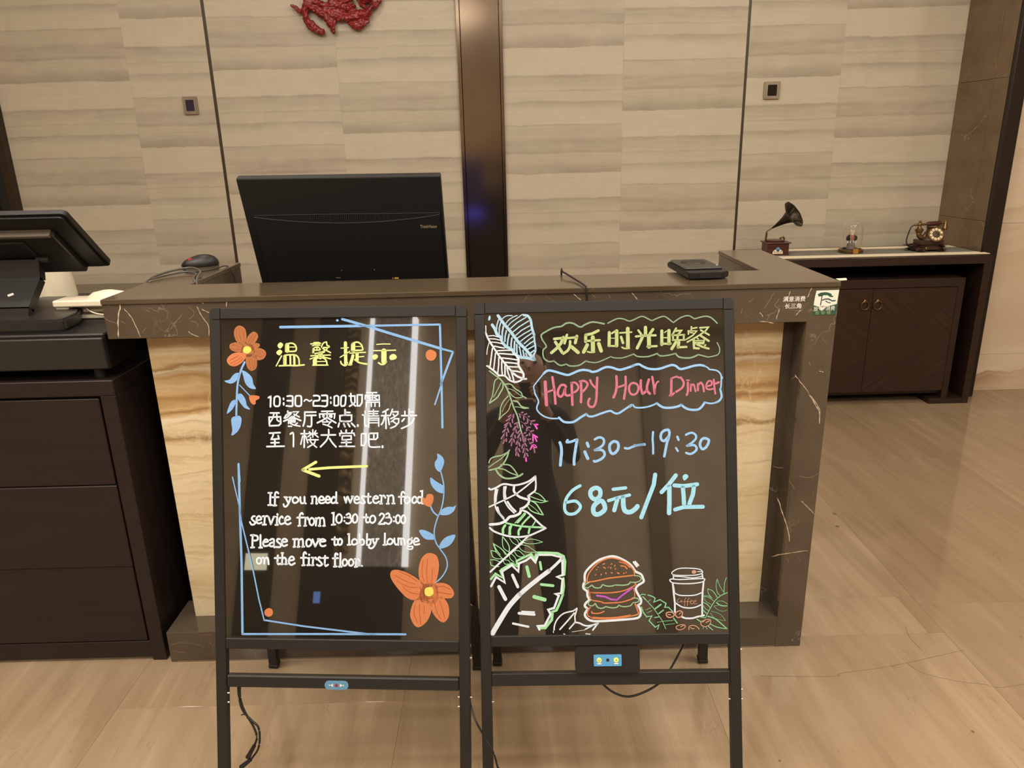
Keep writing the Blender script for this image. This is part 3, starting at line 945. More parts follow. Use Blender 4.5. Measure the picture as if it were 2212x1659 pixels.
'R plants chalk 1040 670':"""~ 25 266,524 270,617 263,679
45 263,679 297,783 367,919 468,1077 568,1234 689,1402 811,1549 871,1623
~ 50 871,1623 973,1708 1127,1773
39 274,1456 315,1462
~ 45 305,1467 437,1573 539,1668
~ 43 539,1684 684,1692 785,1787 909,1841 1023,1822 1096,1777 1184,1774
~ 52 972,1242 1012,1325 1009,1450 1069,1565 1119,1659 1117,1752
25 313,761 443,755 546,788
27 348,826 473,833 627,873
27 388,904 523,917 651,951
31 459,999 572,1027 691,1050
31 529,1109 695,1102 866,1105
35 570,1172 776,1191 952,1210
35 630,1276 826,1301 981,1330
35 700,1381 834,1394 989,1413
31 781,1481 1008,1496
37 852,1581 975,1594 1089,1627
21 336,919 292,1073 279,1187
33 411,1055 381,1261 351,1468
31 482,1160 457,1346 433,1531
33 557,1265 549,1440 524,1626
33 623,1359 620,1514 628,1649
37 694,1454 694,1681
35 739,1506 768,1641 812,1756
37 841,1601 870,1706 898,1830""",
'R plants palegreen 1040 800':"""~ 34 334,1574 456,1670 594,1781 715,1954 804,2189 877,2423 966,2642 1008,2845 1051,3032
~ 25 548,1734 454,1809 419,1995 385,2165 320,2304
~ 31 639,1860 637,1968 557,2107 493,2199 319,2320
~ 19 601,1843 496,2043 415,2182
~ 28 701,1884 825,1894 916,1989 1054,2085 1083,2163 1175,2219
~ 15 745,1986 884,2035 1052,2163
~ 22 783,2064 851,2159 943,2207 1083,2194
~ 25 757,2165 646,2279 574,2433 563,2588 529,2704
~ 22 816,2329 751,2498 609,2620 537,2704
~ 12 787,2235 675,2388 611,2527
~ 34 872,2276 972,2301 1063,2411 1218,2453
~ 19 908,2416 1016,2426 1124,2459 1218,2453
~ 31 764,3415 701,3476 575,3536 420,3564 325,3609 277,3702
~ 22 701,3491 543,3628 401,3719 275,3810
~ 37 748,3430 699,3585 603,3738 477,3829 289,3873
~ 31 556,3753 727,3756 834,3836 939,3993
~ 28 492,3837 631,3863 770,3943 939,4008
~ 43 437,3860 505,3970 643,4065 829,4068 970,4024 1056,3971""",
'R plants mauve 1040 800':"""~ 9 897,2579 810,2655 745,2793 680,2932 646,3087 628,3257
~ 9 975,2565 1121,2630 1243,2740 1395,2898
~ 9 1026,2752 1117,2816 1208,2942 1329,3084 1389,3209
~ 9 978,2782 914,2921 848,3075 813,3307
~ 9 1036,3016 971,3170 952,3356 948,3558
~ 9 1051,3032 1127,3126 1233,3237 1338,3441
~ 9 1066,3063 1101,3250 1121,3437 1140,3670
37 873,2594 864,2671
34 811,2601 748,2646
34 794,2670 700,2738
34 840,2702 846,2780
34 746,2778 659,2838
37 784,2794 806,2872
31 713,2839 658,2893
37 680,2932 617,2993
37 727,2917 749,2995
37 702,3010 705,3088
34 647,3040 575,3148
34 692,3150 694,3212
34 652,3180 620,3265
34 963,2782 892,2812
34 954,2828 968,2906
37 914,2874 859,2951
34 928,2952 927,3014
34 865,3013 801,3105
34 895,3076 902,3138
34 816,3152 760,3236
34 862,3168 877,3231
34 822,3230 805,3315
34 1013,2581 1027,2659
34 1060,2551 1092,2544
34 1122,2599 1176,2584
34 1105,2645 1112,2715
34 1214,2647 1237,2647
34 1197,2709 1196,2786
34 1274,2757 1359,2743
34 1265,2803 1272,2834
34 1133,2801 1180,2801
34 1070,2846 1077,2900
34 1193,2895 1248,2896
34 1170,2925 1169,2972
34 1269,2989 1324,2975
34 1237,3035 1236,3082
37 1006,2969 958,3030
34 1004,3047 956,3131
34 1018,3140 1025,3202
46 1066,3048 1094,3219
34 1113,3033 1145,3018
34 1151,3096 1190,3073
34 1134,3142 1133,3220
34 1204,3174 1258,3168
34 1233,3268 1311,3246
34 947,3216 922,3278
34 985,3248 1007,3326
34 928,3356 904,3433
34 982,3388 1004,3458
34 919,3464 909,3542
34 957,3496 979,3559
34 1077,3296 1052,3374
34 1124,3266 1162,3329
34 1091,3390 1074,3475
34 1153,3391 1191,3438
34 1120,3499 1095,3592
34 1159,3500 1188,3562
34 1332,3363 1345,3480""",
'R plants magenta 1040 800':"""40 1350,2836 1427,2837
43 1358,2836 1410,2930
40 1314,3068 1312,3207
37 1345,3084 1414,3132
34 1360,3131 1397,3224
37 1294,3316 1246,3408
~c 22 1294,3308 1356,3309 1394,3364 1355,3363
40 1141,3608 1144,3678""",
'R plants chalk 1040 1020':"""~ 46 269,4299 315,4323 433,4285 609,4200 842,4233 1028,4207 1204,4141 1352,4032
42 1352,4032 1360,4219
~ 44 1360,4219 1340,4358 1257,4427 1168,4489
37 267,4725 614,4573 908,4433 1108,4284 1333,4102
~ 58 1186,4495 1196,4589 1159,4681 1076,4750 994,4783
~ 65 1005,4795 969,4888 851,4944 734,4966 639,5057 487,5119 276,5133
~ 39 426,4320 400,4482 402,4669 457,4833 605,5022
~ 46 461,4332 429,4483 421,4599
~ 46 459,4740 503,4880 594,4987
~ 39 620,4265 611,4428 631,4591 715,4744 841,4874
~ 51 660,4265 635,4393 650,4521
~ 51 694,4615 774,4733 876,4840
~ 58 853,4269 845,4362 896,4444
~ 58 896,4444 999,4516 1173,4571
~ 46 1017,4813 1132,4856 1247,4951 1361,5069 1487,5187 1567,5241
~ 46 269,5209 355,5286 517,5358 714,5414 946,5435 1180,5404 1379,5325 1555,5247
39 1168,5415 955,5598 670,5850""",
'R plants mintgreen 1040 1020':"""~ 23 1316,4404 1431,4453 1522,4536 1579,4607 1631,4613
~ 19 1221,4496 1371,4557 1533,4606 1631,4613
~ 19 1219,4589 1369,4627 1485,4646 1631,4613
~ 30 1242,4601 1346,4661 1436,4791 1515,4932
~ 26 1158,4728 1226,4822 1341,4882 1515,4932
~ 12 1194,4682 1320,4777 1423,4884
~ 46 650,5104 893,5166 1126,5199 1509,5223
70 1085,4901 990,5005 918,5085
26 1062,4901 860,5107
~ 46 1200,4961 1105,5053 1022,5145
~ 30 1326,5080 1266,5172 1195,5229
~ 51 1195,5229 1169,5345
~ 60 626,5162 577,5243 576,5336
~ 60 765,5176 734,5268 738,5362
~ 56 985,5226 938,5295 936,5377
19 718,5187 703,5385
~ 19 562,5417 559,5580 592,5697 707,5781
~ 23 574,5429 676,5571 715,5676 707,5781
~ 16 725,5455 793,5561 885,5620
~ 16 818,5456 899,5504 932,5586
~ 14 934,5470 1003,5541 1084,5565
~ 14 1084,5530 1190,5485 1329,5505 1491,5560
~ 14 1049,5576 1188,5596 1328,5592 1491,5560
~ 14 990,5610 1140,5648 1244,5719 1347,5791
~ 14 931,5644 999,5739 1114,5787 1347,5791
~ 19 344,5571 405,5706 496,5836
~ 16 349,5577 533,5708 624,5838""",
'R plants mintgreen 1040 1170':"""~ 19 342,5581 419,5780 552,5931
~ 19 342,5581 530,5700 663,5852
~ 19 284,5737 322,5873 416,5929 566,5932
~ 19 284,5737 392,5766 486,5862
~ 19 266,5954 375,5956 497,6012
~ 19 266,5995 291,6077 372,6106 467,6114
~ 16 717,5839 729,5934 823,6017
~ 16 745,5812 825,5881 878,5977
~ 16 828,5759 880,5855 961,5897 1056,5885
~ 16 842,5745 950,5761 1057,5871
~ 16 565,5972 605,6055 686,6056
~ 16 606,5959 688,5974 727,6029
54 271,6403 383,6276 557,6380 493,6216 534,6176 768,6044 889,6113 878,5991 1042,5912 1220,5833 1293,5943 1343,5808
68 1343,5808 1560,5811 1831,5829 1966,5899 1997,6022 1971,6320
46 1956,6401 1966,6592 1935,6781
60 1935,6781 1850,6997 1779,7146 1670,7185
68 1683,7213 1666,7362 1513,7550 1391,7548
81 1113,6130 1163,6349
60 1420,6026 1444,6190
68 1438,6543 1709,6574
95 1269,6826 1512,6897
33 795,6044 889,6100""",
'R plants chalk 1040 1170':"""46 261,6233 579,5945 1036,5551
54 275,6567 395,6351 596,6490 533,6230 767,6084 914,6236 931,6046 1095,5981 1206,5901 1312,6025 1362,5889 1369,5856
49 1369,5856 1695,5861 1938,5926
54 1938,5912 1937,6333 1807,6372 1935,6428 1895,6754 1759,6765 1840,6807 1726,7091 1589,7130 1641,7239 1501,7495 1338,7507 1377,7589
~ 122 288,7656 513,7291 695,7022 931,6767
~ 108 931,6767 1138,6593 1414,6380 1620,6233
~ 68 1620,6233 1786,6086 1924,5952
89 458,6583 602,6871
73 776,6316 893,6589
68 909,7202 1261,7234
38 977,7162 1262,7179
54 768,7438 1120,7517""",
'R plants chalk 1190 1190':"""~ 34 1715,7601 1729,7491 1793,7357 1918,7236 2054,7188 2165,7165 2252,7105
34 2252,7130 2200,7289 2209,7424 2071,7576
37 2189,7215 2051,7373 1850,7591
~ 42 2197,7430 2307,7450 2404,7500 2526,7514 2736,7462
42 2723,7468 2610,7614
32 2600,7515 2439,7593
12 2131,7650 2426,7611
25 2449,7698 2547,7711
20 1696,7626 1701,7663
20 1934,7697 1965,7703""",
'R burger chalk':"""~ 56 2448,6494 2451,6322 2527,6200 2689,6055 2838,5972 3059,5914 3218,5941 3412,6042 3544,6154 3615,6266 3748,6341 3790,6428 3800,6514 3670,6598 3620,6683 3678,6819 3737,6930 3723,7016 3662,7052
~ 56 2448,6494 2410,6567 2420,6653 2493,6715 2503,6826 2538,6913 2463,6985 2437,7059 2509,7121
~ 56 2509,7121 2433,7243 2481,7342 2614,7405 2871,7409 3239,7389 3607,7358 3706,7298 3720,7175 3662,7052
49 3583,6057 3654,6156
42 3620,6045 3691,6132""",
'R burger orange':"""~ 34 2497,6494 2524,6347 2638,6177 2812,6033 3022,5956 3217,5977 3411,6066 3531,6178 3591,6278 3589,6363
37 2497,6507 2669,6485 3013,6416 3552,6363
~ 27 3252,6045 3386,6090 3495,6178
~ 32 3287,6138 3373,6152 3427,6208
27 2872,6095 2909,6081
27 3056,6098 3080,6086
25 3153,6118 3140,6148
27 2883,6163 2931,6188
20 3012,6158 2993,6176
32 3054,6171 3054,6190
22 3158,6191 3157,6222
22 2767,6155 2754,6167
25 2729,6209 2716,6221
22 2708,6326 2689,6350
29 2831,6321 2824,6340
32 2936,6292 2941,6311
29 3058,6288 3088,6301
32 3205,6296 3241,6315
29 3345,6305 3357,6317
25 3407,6287 3401,6299
27 2518,6642 2541,6741 2712,6762
~ 32 2541,6741 2884,6758 3129,6749 3375,6704 3609,6585 3604,6548
~ 25 3571,6658 3593,6781 3585,6879
27 2553,6765 2563,6888 2611,6926
~ 34 2611,6926 2831,6966 2879,6991 3222,6984 3394,6950 3567,6891
~ 37 3601,7026 3636,7125 3670,7236 3633,7272 3485,7307
~ 32 2559,7085 2496,7195 2506,7281 2603,7331
~ 61 2603,7331 2873,7347 3179,7339 3486,7294
~ 32 2594,7184 2605,7221 2752,7229 2876,7188""",
'R burger magenta2':"""49 2723,6817 2907,6844 3040,6908 3162,6922
44 3162,6934 3311,6813 3535,6657""",
'R burger palegreen':"""~ 29 2533,6520 2459,6555 2445,6616 2519,6630 2606,6570
~ 32 2606,6570 2678,6632 2800,6634 2851,6561
~ 32 2851,6561 2948,6599 3071,6601 3157,6572
~ 34 3157,6578 3316,6586 3438,6570 3500,6522
~ 29 3488,6515 3623,6523 3721,6488 3747,6427 3687,6377 3601,6370
~ 29 2587,6913 2524,6974 2535,7035 2621,7049 2671,7001
~ 32 2683,7001 2731,7087 2828,7113 2927,7072
~ 32 2927,7078 3061,7104 3171,7094 3221,7045
~ 29 3221,7051 3343,7084 3490,7061 3547,6989
~ 29 3546,6995 3663,6978 3688,6929 3640,6892 3542,6884""",
'R coffee chalk':"""~c 26 4456,6317 4545,6247 4655,6216 4819,6213 5048,6233 5145,6273 5155,6333 5012,6375 4794,6383 4521,6368
33 4488,6356 4492,6444
~ 24 4488,6395 4684,6409 4935,6440 5132,6410
37 5155,6355 5164,6432
~c 29 4409,6487 4454,6460 4628,6474 4901,6467 5164,6460 5212,6488 5140,6541 4900,6571 4627,6567 4463,6542
44 4474,6554 4491,6795 4514,7015 4510,7223
26 4494,6620 4513,6795
44 5184,6542 5158,6750 5142,7024 5137,7298
~ 29 4513,6784 4621,6835 4807,6849 4993,6835 5136,6783
~ 33 4531,7015 4671,7105 4834,7135 4977,7120 5131,7057
~ 44 4667,7335 4753,7369 4906,7372 5027,7340 5180,7310
18 5047,6297 5145,6300""",
'R coffee peach':"""f~c 15 4965,6259 5014,6282 5013,6326 4964,6347 4921,6324 4921,6280
~ 12 4620,6912 4576,6939 4575,6994 4629,6995
~c 12 4663,6962 4641,6978 4662,6995 4679,6979
~ 12 4773,6898 4745,6941 4737,7084
~ 12 4850,6905 4816,6942 4797,7085
11 4706,6985 4848,6981
~ 12 4870,6998 4914,6977 4909,6955 4870,6965 4869,7020 4907,7043 4935,7021
~ 12 4946,6999 5001,6978 4991,6956 4952,6966 4946,7021 4989,7044 5027,7028
~c 29 4385,7222 4319,7243 4317,7308 4382,7348 4470,7322 4493,7278 4450,7233
22 4351,7276 4411,7288
~c 29 4615,7197 4537,7235 4525,7300 4579,7351 4656,7324 4684,7259 4669,7215
20 4647,7236 4608,7274
~c 20 4652,7516 4542,7553 4541,7608 4617,7636 4716,7599 4739,7534
20 4707,7533 4640,7565
~ 20 4825,7634 4837,7557 4925,7536 5012,7570 5065,7626
~ 22 4859,7585 4913,7613 4945,7608
~c 20 5211,7409 5112,7462 5111,7528 5186,7567 5285,7541 5330,7454 5299,7404
22 5145,7463 5200,7420
26 5221,7475 5298,7432""",
'R coffee green':"""~ 24 3725,6822 3769,6801 3840,6813
29 3900,6819 4020,6865 4063,6899 4028,6986 4171,6933 4312,7023 4277,7110 4365,7112 4461,7212
29 3742,7092 3783,7224 3858,7324 3978,7304 3911,7413 4050,7568 4139,7515 4104,7613
31 3779,6862 3843,6928
18 3843,6928 4015,7118 4164,7339 4227,7439 4290,7604
11 3892,6973 3964,6925
39 4058,7140 4191,7043
33 4144,7251 4243,7176
13 3839,7164 3949,7117
13 3870,7231 3981,7183
26 4043,7343 4153,7328
13 4096,7454 4228,7433 4468,7415
11 4281,7516 4500,7487
33 4480,7366 4555,7476
~ 22 5212,7365 5292,7202 5438,6973 5582,6855 5725,6791
~ 18 5709,6446 5663,6571 5648,6801
~ 13 5496,6475 5553,6635 5648,6790
~ 15 5496,6475 5466,6612 5496,6788 5571,6866
~ 15 5274,6697 5288,6807 5352,6895
~ 18 5274,6697 5377,6742 5451,6831 5493,6919
~ 13 5167,6871 5286,6894 5416,6984
~ 13 5178,6860 5276,6861 5373,6918
~ 11 5199,6904 5219,6981 5349,7060
~ 20 5153,7002 5261,7059 5325,7147
~ 15 5163,7079 5216,7157 5292,7202
~ 24 5161,7189 5214,7244 5257,7278
~ 13 5492,6985 5612,6987 5720,7054
~ 29 5470,7018 5566,7085 5708,7098
~ 9 5413,7105 5499,7183 5608,7217 5706,7196
~ 9 5414,7094 5545,7079
~ 9 5323,7257 5430,7379 5647,7437 5648,7404 5541,7282 5346,7213
~ 29 5267,7333 5408,7379 5516,7457 5698,7624
~ 24 5318,7509 5481,7588 5698,7624
26 5015,7395 5101,7451
24 5274,7563 5370,7647
15 5208,7584 5251,7629
15 5164,7573 5147,7616
22 5082,7341 5212,7370""",
'L flower sky 480 690':"""~ 51 807,1254 717,1439 644,1691 613,1944 600,2197 586,2502
f~ 34 681,1514 595,1505 508,1572 437,1656 315,1689 453,1749 574,1708 662,1607
f~ 34 743,1447 854,1490 973,1609 1005,1761 1063,1876 917,1853 815,1743 767,1574
f~ 34 638,1995 725,1995 809,2114 841,2249 917,2351 788,2317 687,2198 628,2096
f~ 34 593,2130 497,2146 426,2247 362,2450 494,2349 583,2197
f~ 34 578,2510 664,2502 711,2587 677,2756 588,2891 466,2958 485,2823 463,2620 491,2535
24 677,1784 914,2030""",
'L flower burnt 480 690':"""f~c 17 701,403 820,464 861,598 850,750 796,850 694,815 609,747 563,595 596,461
f~c 17 1060,550 1136,635 1090,769 968,885 849,817 886,666 973,574
f~c 17 608,789 469,830 459,931 552,999 725,1018 796,900 728,816
f~c 17 844,1086 1068,1088 1100,1239 1080,1391 975,1457 873,1389 833,1221
f~c 17 1156,929 1293,989 1317,1090 1238,1190 1100,1206 1016,1121 1052,1004
f~c 17 1107,811 1175,853 1139,920 1035,1003 967,936 1020,835
f~c 17 849,817 1003,869 1035,1003 964,1121 826,1119 742,1001 761,883""",
'L flower orange 480 690':"""f~c 17 776,1035 552,1041 403,1150 392,1251 477,1336 615,1337 772,1237 844,1103
f~ 17 914,2030 1121,2040 1140,2099 1058,2149 1052,2216 997,2241 920,2165""",
'L flower deeporange 480 690':"""~ 10 631,478 620,596 669,765
~ 10 700,445 705,630 746,799
~ 10 777,480 800,631 797,800
~ 10 1093,601 1022,718 934,834
~ 10 1024,600 954,700 883,817
~ 10 503,864 590,848 692,899
~ 10 502,931 587,966 691,950
~ 14 462,1201 567,1151 671,1101
~ 14 461,1285 600,1219 740,1136
~ 14 529,1319 669,1253 774,1170
~ 10 911,1187 926,1305 959,1424
~ 10 980,1171 995,1306 1011,1407
~ 10 1049,1205 1046,1340 1010,1424
~ 10 1138,971 1241,1022 1291,1090
~ 10 1085,1088 1188,1122 1274,1090
~ 10 1120,1021 1206,1072""",
'L flower butter 480 690':"""f~c 17 882,884 959,927 966,1003 879,1053 793,1027 777,959 813,901""",
'L flower sky 830 960':"""f~ 32 5296,3386 5414,3465 5449,3596 5357,3802 5252,3728 5232,3596 5294,3491
~ 32 5371,3802 5434,4097 5431,4361 5375,4651 5266,4916 5203,5181 5235,5419 5339,5591 5470,5789 5494,6001 5386,6214 5225,6369
f~ 32 5131,3939 5249,4018 5381,4097 5446,4150 5432,4295 5273,4256 5142,4097
f~ 32 5334,4789 5401,4665 5534,4611 5653,4611 5715,4571 5666,4703 5533,4796
f~ 32 4852,5162 4972,5151 5131,5221 5209,5287 5209,5366 5023,5368 4917,5289
f~ 32 5313,5572 5367,5418 5501,5299 5687,5258 5632,5417 5499,5537
~ 38 5124,4599 5189,4731 5294,4824""",
'L flower orange 830 960':"""f~c 27 5112,5680 5258,5750 5308,5976 5252,6295 5171,6428 5037,6483 4879,6378 4828,6112 4884,5846 4992,5713
f~c 27 4187,6118 4322,6077 4561,6141 4826,6298 5011,6483 4982,6696 4768,6783 4555,6727 4343,6516 4185,6278
f~c 27 4984,6483 5278,6374 5516,6412 5647,6583 5593,6716 5407,6731 5141,6748 4927,6803 4876,6644
f~c 27 4768,6752 5087,6801 5111,7041 5002,7282 4814,7412 4682,7312 4625,7073
f~c 27 5114,6801 5354,6692 5512,6877 5522,7142 5401,7290 5243,7199 5125,7014
f~c 27 4931,6430 5251,6427 5247,6800 5087,6855 4848,6777
f~ 27 4940,4388 5006,4415 5060,4322 5180,4335 5192,4467 5110,4613 4952,4534""",
'L flower deeporange 830 960':"""~ 13 4937,5872 4908,6138 4959,6350
~ 13 5044,5818 5014,6137 5038,6376
~ 13 5149,6030 5147,6216 5118,6375
~ 13 4267,6197 4506,6328 4745,6406
~ 13 4319,6330 4558,6461 4798,6485
~ 13 4451,6462 4610,6593 4849,6644
~ 13 4375,6116 4614,6220 4799,6352
~ 16 5224,6481 5410,6452 5568,6531
~ 16 5222,6587 5435,6612 5594,6637
~ 13 4740,6885 4711,7072 4788,7311
~ 13 4847,6857 4844,7097 4868,7337
~ 13 4953,6883 4951,7096
~ 13 5193,6827 5244,7039 5349,7224
~ 13 5300,6772 5378,6984 5429,7197
~ 16 4851,6458 4903,6590 4822,6724
~ 16 4928,6697 5061,6748 5194,6720""",
'L flower butter 830 960':"""f~c 27 5024,6483 5144,6482 5169,6614 5088,6687 4982,6656 4970,6536""",
'L border sky 440 640':"""65 1669,450 3548,442
50 3548,442 5385,430
53 5385,430 5409,1793 5419,2786
65 3125,281 3665,440 4275,633 5432,989
47 5432,989 5676,1054
53 5676,1063 5394,1793
38 5409,1793 5250,2258
f~c 59 3008,280 3045,309 3007,338 2975,308
~ 53 623,3623 643,4032
30 474,3932 499,4032""",
'L border sky 440 1000':"""59 623,3630 636,4778 654,5959 647,7625
30 474,3939 638,4689
35 638,4689 663,4955 914,6045 1052,6784 1170,7286
44 1170,7286 2119,7422 3602,7580 3779,7595
53 647,7625 2712,7597 4509,7579""",
'L border orange 440 640':"""f~c 59 5171,1001 5286,1060 5291,1160 5212,1251 5096,1230 5048,1129 5084,1029""",
'L border orange 440 1000':"""f~c 59 1288,7003 1378,7047 1376,7150 1285,7210 1196,7167 1188,7064""",
'L arrow lemon':"""65 2308,3749 2768,3711 3652,3673
71 2459,3580 2145,3761
77 2145,3761 2528,3907""",
'R cloud palegreen2':"""~ 41 1576,885 1550,768 1667,683 1843,600 2018,574 2136,504 2281,507 2453,598 2570,542 2746,488 3006,537
~ 32 3093,524 3298,427 3442,430 3586,485 3703,449 3878,381 4021,442 4107,487
~ 32 4107,487 4311,404 4427,406 4598,541
~ 32 4598,541 4773,428 4947,388 5090,464
~ 35 5090,464 5322,411 5466,443 5607,576
~ 29 5599,1025 5654,1171 5608,1300 5391,1354
~ 35 5391,1354 5161,1291
~ 41 5132,1305 4987,1360 4813,1357 4698,1326 4642,1252
~ 35 4642,1252 4468,1292 4294,1303 4223,1258
~ 35 4223,1244 4005,1312 3773,1307 3673,1247
~ 29 3673,1247 3425,1329 3222,1325 3151,1295
~ 29 3151,1295 2844,1419 2670,1416 2569,1385
~ 35 2569,1385 2407,1483 2204,1494 2118,1449
~ 35 2118,1449 1972,1475 1829,1370
~ 35 1829,1370 1712,1382 1598,1293 1586,1118 1661,1032 1576,885""",
}
VEINS = [
(5, [(-1.0323, 1.1372), (-1.0321, 1.1222), (-1.043, 1.0952), (-1.0525, 1.0402)]),
(3, [(-1.0238, 1.1189), (-1.0074, 1.0943), (-0.9999, 1.0697), (-0.9931, 1.0403)]),
(3, [(-0.8307, 1.1201), (-0.82, 1.0925), (-0.8062, 1.0647), (-0.8103, 1.0371)]),
(3, [(-0.8198, 1.1137), (-0.7979, 1.1011)]),
(3, [(-0.862, 1.0523), (-0.8515, 1.0428), (-0.8358, 1.0377)]),
(3, [(-0.8194, 1.1363), (-0.8091, 1.1255)]),
(4, [(-0.7454, 1.1359), (-0.7511, 1.1165)]),
(2, [(-0.8693, 1.1014), (-0.8868, 1.0851), (-0.9121, 1.0582)]),
(2, [(-1.0845, 1.0962), (-1.0631, 1.0835), (-1.0464, 1.077)]),
(2, [(-1.0387, 1.0859), (-1.0256, 1.0764)]),
(2, [(-0.9736, 1.0659), (-0.9847, 1.0539)]),
(2, [(-1.0735, 1.1383), (-1.0581, 1.1258)]),
(2, [(-0.8514, 1.1206), (-0.8394, 1.1021), (-0.8571, 1.0843)]),
(2, [(-0.8546, 1.0812), (-0.8376, 1.0747), (-0.8335, 1.0623)]),
(2, [(-0.9682, 1.1145), (-0.9544, 1.1081)]),
(2, [(-0.9354, 1.1152), (-0.915, 1.1131)]),
(1, [(-0.912, 1.1131), (-0.9026, 1.0977)]),
(3, [(0.1722, 1.1287), (0.195, 1.1108)]),
(2, [(0.2214, 1.1274), (0.2329, 1.1157)]),
(2, [(0.2669, 1.1263), (0.2709, 1.1128)]),
(3, [(0.3274, 1.1286), (0.3431, 1.109)]),
(2, [(0.7105, 1.1227), (0.694, 1.0924), (0.6837, 1.0772)]),
(3, [(0.8082, 1.1317), (0.796, 1.1014)]),
(3, [(0.7523, 1.1217), (0.7429, 1.0989)]),
(3, [(0.7258, 1.0761), (0.7208, 1.0451)]),
(3, [(0.7836, 1.0708), (0.7717, 1.0555)]),
(2, [(0.6549, 1.105), (0.6405, 1.0938)]),
(3, [(0.6732, 1.0658), (0.6838, 1.0519)]),
(2, [(0.7235, 1.1032), (0.7137, 1.0842), (0.7262, 1.0723)]),
(2, [(0.6264, 1.0787), (0.6236, 1.0632)]),
(3, [(0.6752, 1.0404), (0.714, 1.0355)]),
(4, [(0.819, 0.8455), (0.8453, 0.8046), (0.8645, 0.7735), (0.8661, 0.7393)]),
(4, [(0.7678, 0.5146), (0.7854, 0.4661), (0.8069, 0.413), (0.8157, 0.3672)]),
(4, [(0.7674, 0.3186), (0.8109, 0.3289), (0.8751, 0.3363)]),
(3, [(0.8356, 0.5017), (0.8612, 0.4788), (0.8798, 0.4597)]),
(2, [(0.796, 0.572), (0.8155, 0.5389)]),
(2, [(0.7463, 0.6129), (0.7797, 0.6063)]),
(2, [(0.8214, 0.5822), (0.8552, 0.574), (0.8802, 0.5877)]),
(2, [(0.8123, 0.3134), (0.8192, 0.2976)]),
(2, [(0.8466, 0.3124), (0.8581, 0.3004)]),
(3, [(0.7843, 0.8869), (0.8082, 0.858), (0.8304, 0.8289), (0.8619, 0.7869), (0.8651, 0.7639)]),
(2, [(0.7757, 0.875), (0.7904, 0.8827)]),
(3, [(0.8509, 0.8952), (0.8626, 0.8929)]),
(2, [(0.8209, 0.926), (0.8244, 0.9099)]),
(1, [(0.8443, 0.9962), (0.8662, 0.9683)]),
(2, [(-1.0728, 0.0634), (-1.0272, 0.0708), (-0.9702, 0.0559)]),
(2, [(-1.069, 0.0413), (-1.026, 0.0312)]),
(2, [(-0.979, 0.0954), (-0.9343, 0.0984)]),
]
# ------------------------------------------------------------ setting: floor
X0, X1, Y0, YW = -4.2, 5.0, -4.0, 4.70
fl = MB(); fl.box((X0, Y0, -.06), (X1, YW+.4, -.0015)); floor = struct(fl.build('floor', M['grout']))
cols = [(-3.61, -2.80, .9), (-2.80, -1.99, .3), (-1.99, -1.15, 1.5), (-1.15, -.33, .55), (-.33, .55, 1.27), (.55, 1.36, 2.197), (1.36, 2.17, 3.35), (2.17, 2.98, 3.89), (2.98, 3.79, .8), (3.79, 4.6, 1.7)]
GAP = .0003; k = 0
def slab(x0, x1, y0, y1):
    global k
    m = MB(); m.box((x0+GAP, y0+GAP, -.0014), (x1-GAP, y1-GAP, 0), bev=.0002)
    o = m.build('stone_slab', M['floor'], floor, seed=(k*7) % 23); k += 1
    o['shade'] = (.95 if x0 < 2.1 else .75) if x0 > 1.3 else ((k*37) % 10)/22  # right columns darkened for the counter's shade; the others only vary by slab
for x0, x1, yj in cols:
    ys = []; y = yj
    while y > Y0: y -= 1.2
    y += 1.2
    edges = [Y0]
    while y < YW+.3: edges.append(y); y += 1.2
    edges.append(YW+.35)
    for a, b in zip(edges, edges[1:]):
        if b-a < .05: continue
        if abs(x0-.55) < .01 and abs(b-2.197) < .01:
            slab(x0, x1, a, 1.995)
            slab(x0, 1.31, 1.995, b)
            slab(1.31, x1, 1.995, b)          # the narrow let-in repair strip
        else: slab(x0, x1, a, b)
mf = MB(); mf.box((X0, Y0, -.0014), (-3.61, YW+.35, -.0005)); mf.box((4.6, Y0, -.0014), (X1, YW+.35, -.0005))
mf.build('stone_slab', M['floor'], floor, seed=3)

# ------------------------------------------------------------ back wall with banded panels
wb = MB(); wb.box((X0, YW+.02, 0), (X1, YW+.3, CEIL)); wall_back = struct(wb.build('wall_back', M['dark']))
def wpanel(x0, x1, seed, z0=0, z1=CEIL, y=YW, mat='wallpaper'):
    m = MB(); m.box((x0, y, z0), (x1, y+.02, z1)); return m.build('wall_panel', M[mat], wall_back, seed=seed)
g = .0002
for i, (a, b) in enumerate(((-2.975, -2.19), (-2.19, -1.716), (-1.697, -.967), (-.967, -.262), (.002, .706), (.706, 1.422), (1.438, 1.992), (1.992, 2.715))):
    wpanel(a+g, b-g, [1.93, 2.26, 1.975, 1.61, 2.054, 1.696, 1.862, 1.516][i]+.705*3)
def trim(n, lo, hi, mat, bev=.001, label=None):
    m = MB(); m.box(lo, hi, bev=bev); return struct(m.build('trim_%d' % n, M[mat]), label)
trim(1, (-1.716, YW+.004, 0), (-1.697, YW+.02, CEIL), 'groove')
trim(2, (1.422, YW+.004, 0), (1.438, YW+.02, CEIL), 'groove')
pil = trim(3, (-.240, YW-.008, 0), (-.018, YW+.02, CEIL), 'bronze')
for a, b in ((-.262, -.242), (-.016, .002)):
    m = MB(); m.box((a, YW-.022, 0), (b, YW+.02, CEIL), bev=.001); m.build('edge_fin', M['bronze'], pil)
trim(4, (-3.02, YW-.05, 0), (-2.975, YW+.02, CEIL), 'bronze_dark')
d = MB(); d.box((-3.95, YW-.01, 0), (-3.02, YW+.02, CEIL)); door = struct(d.build('door_1', M['dark']))
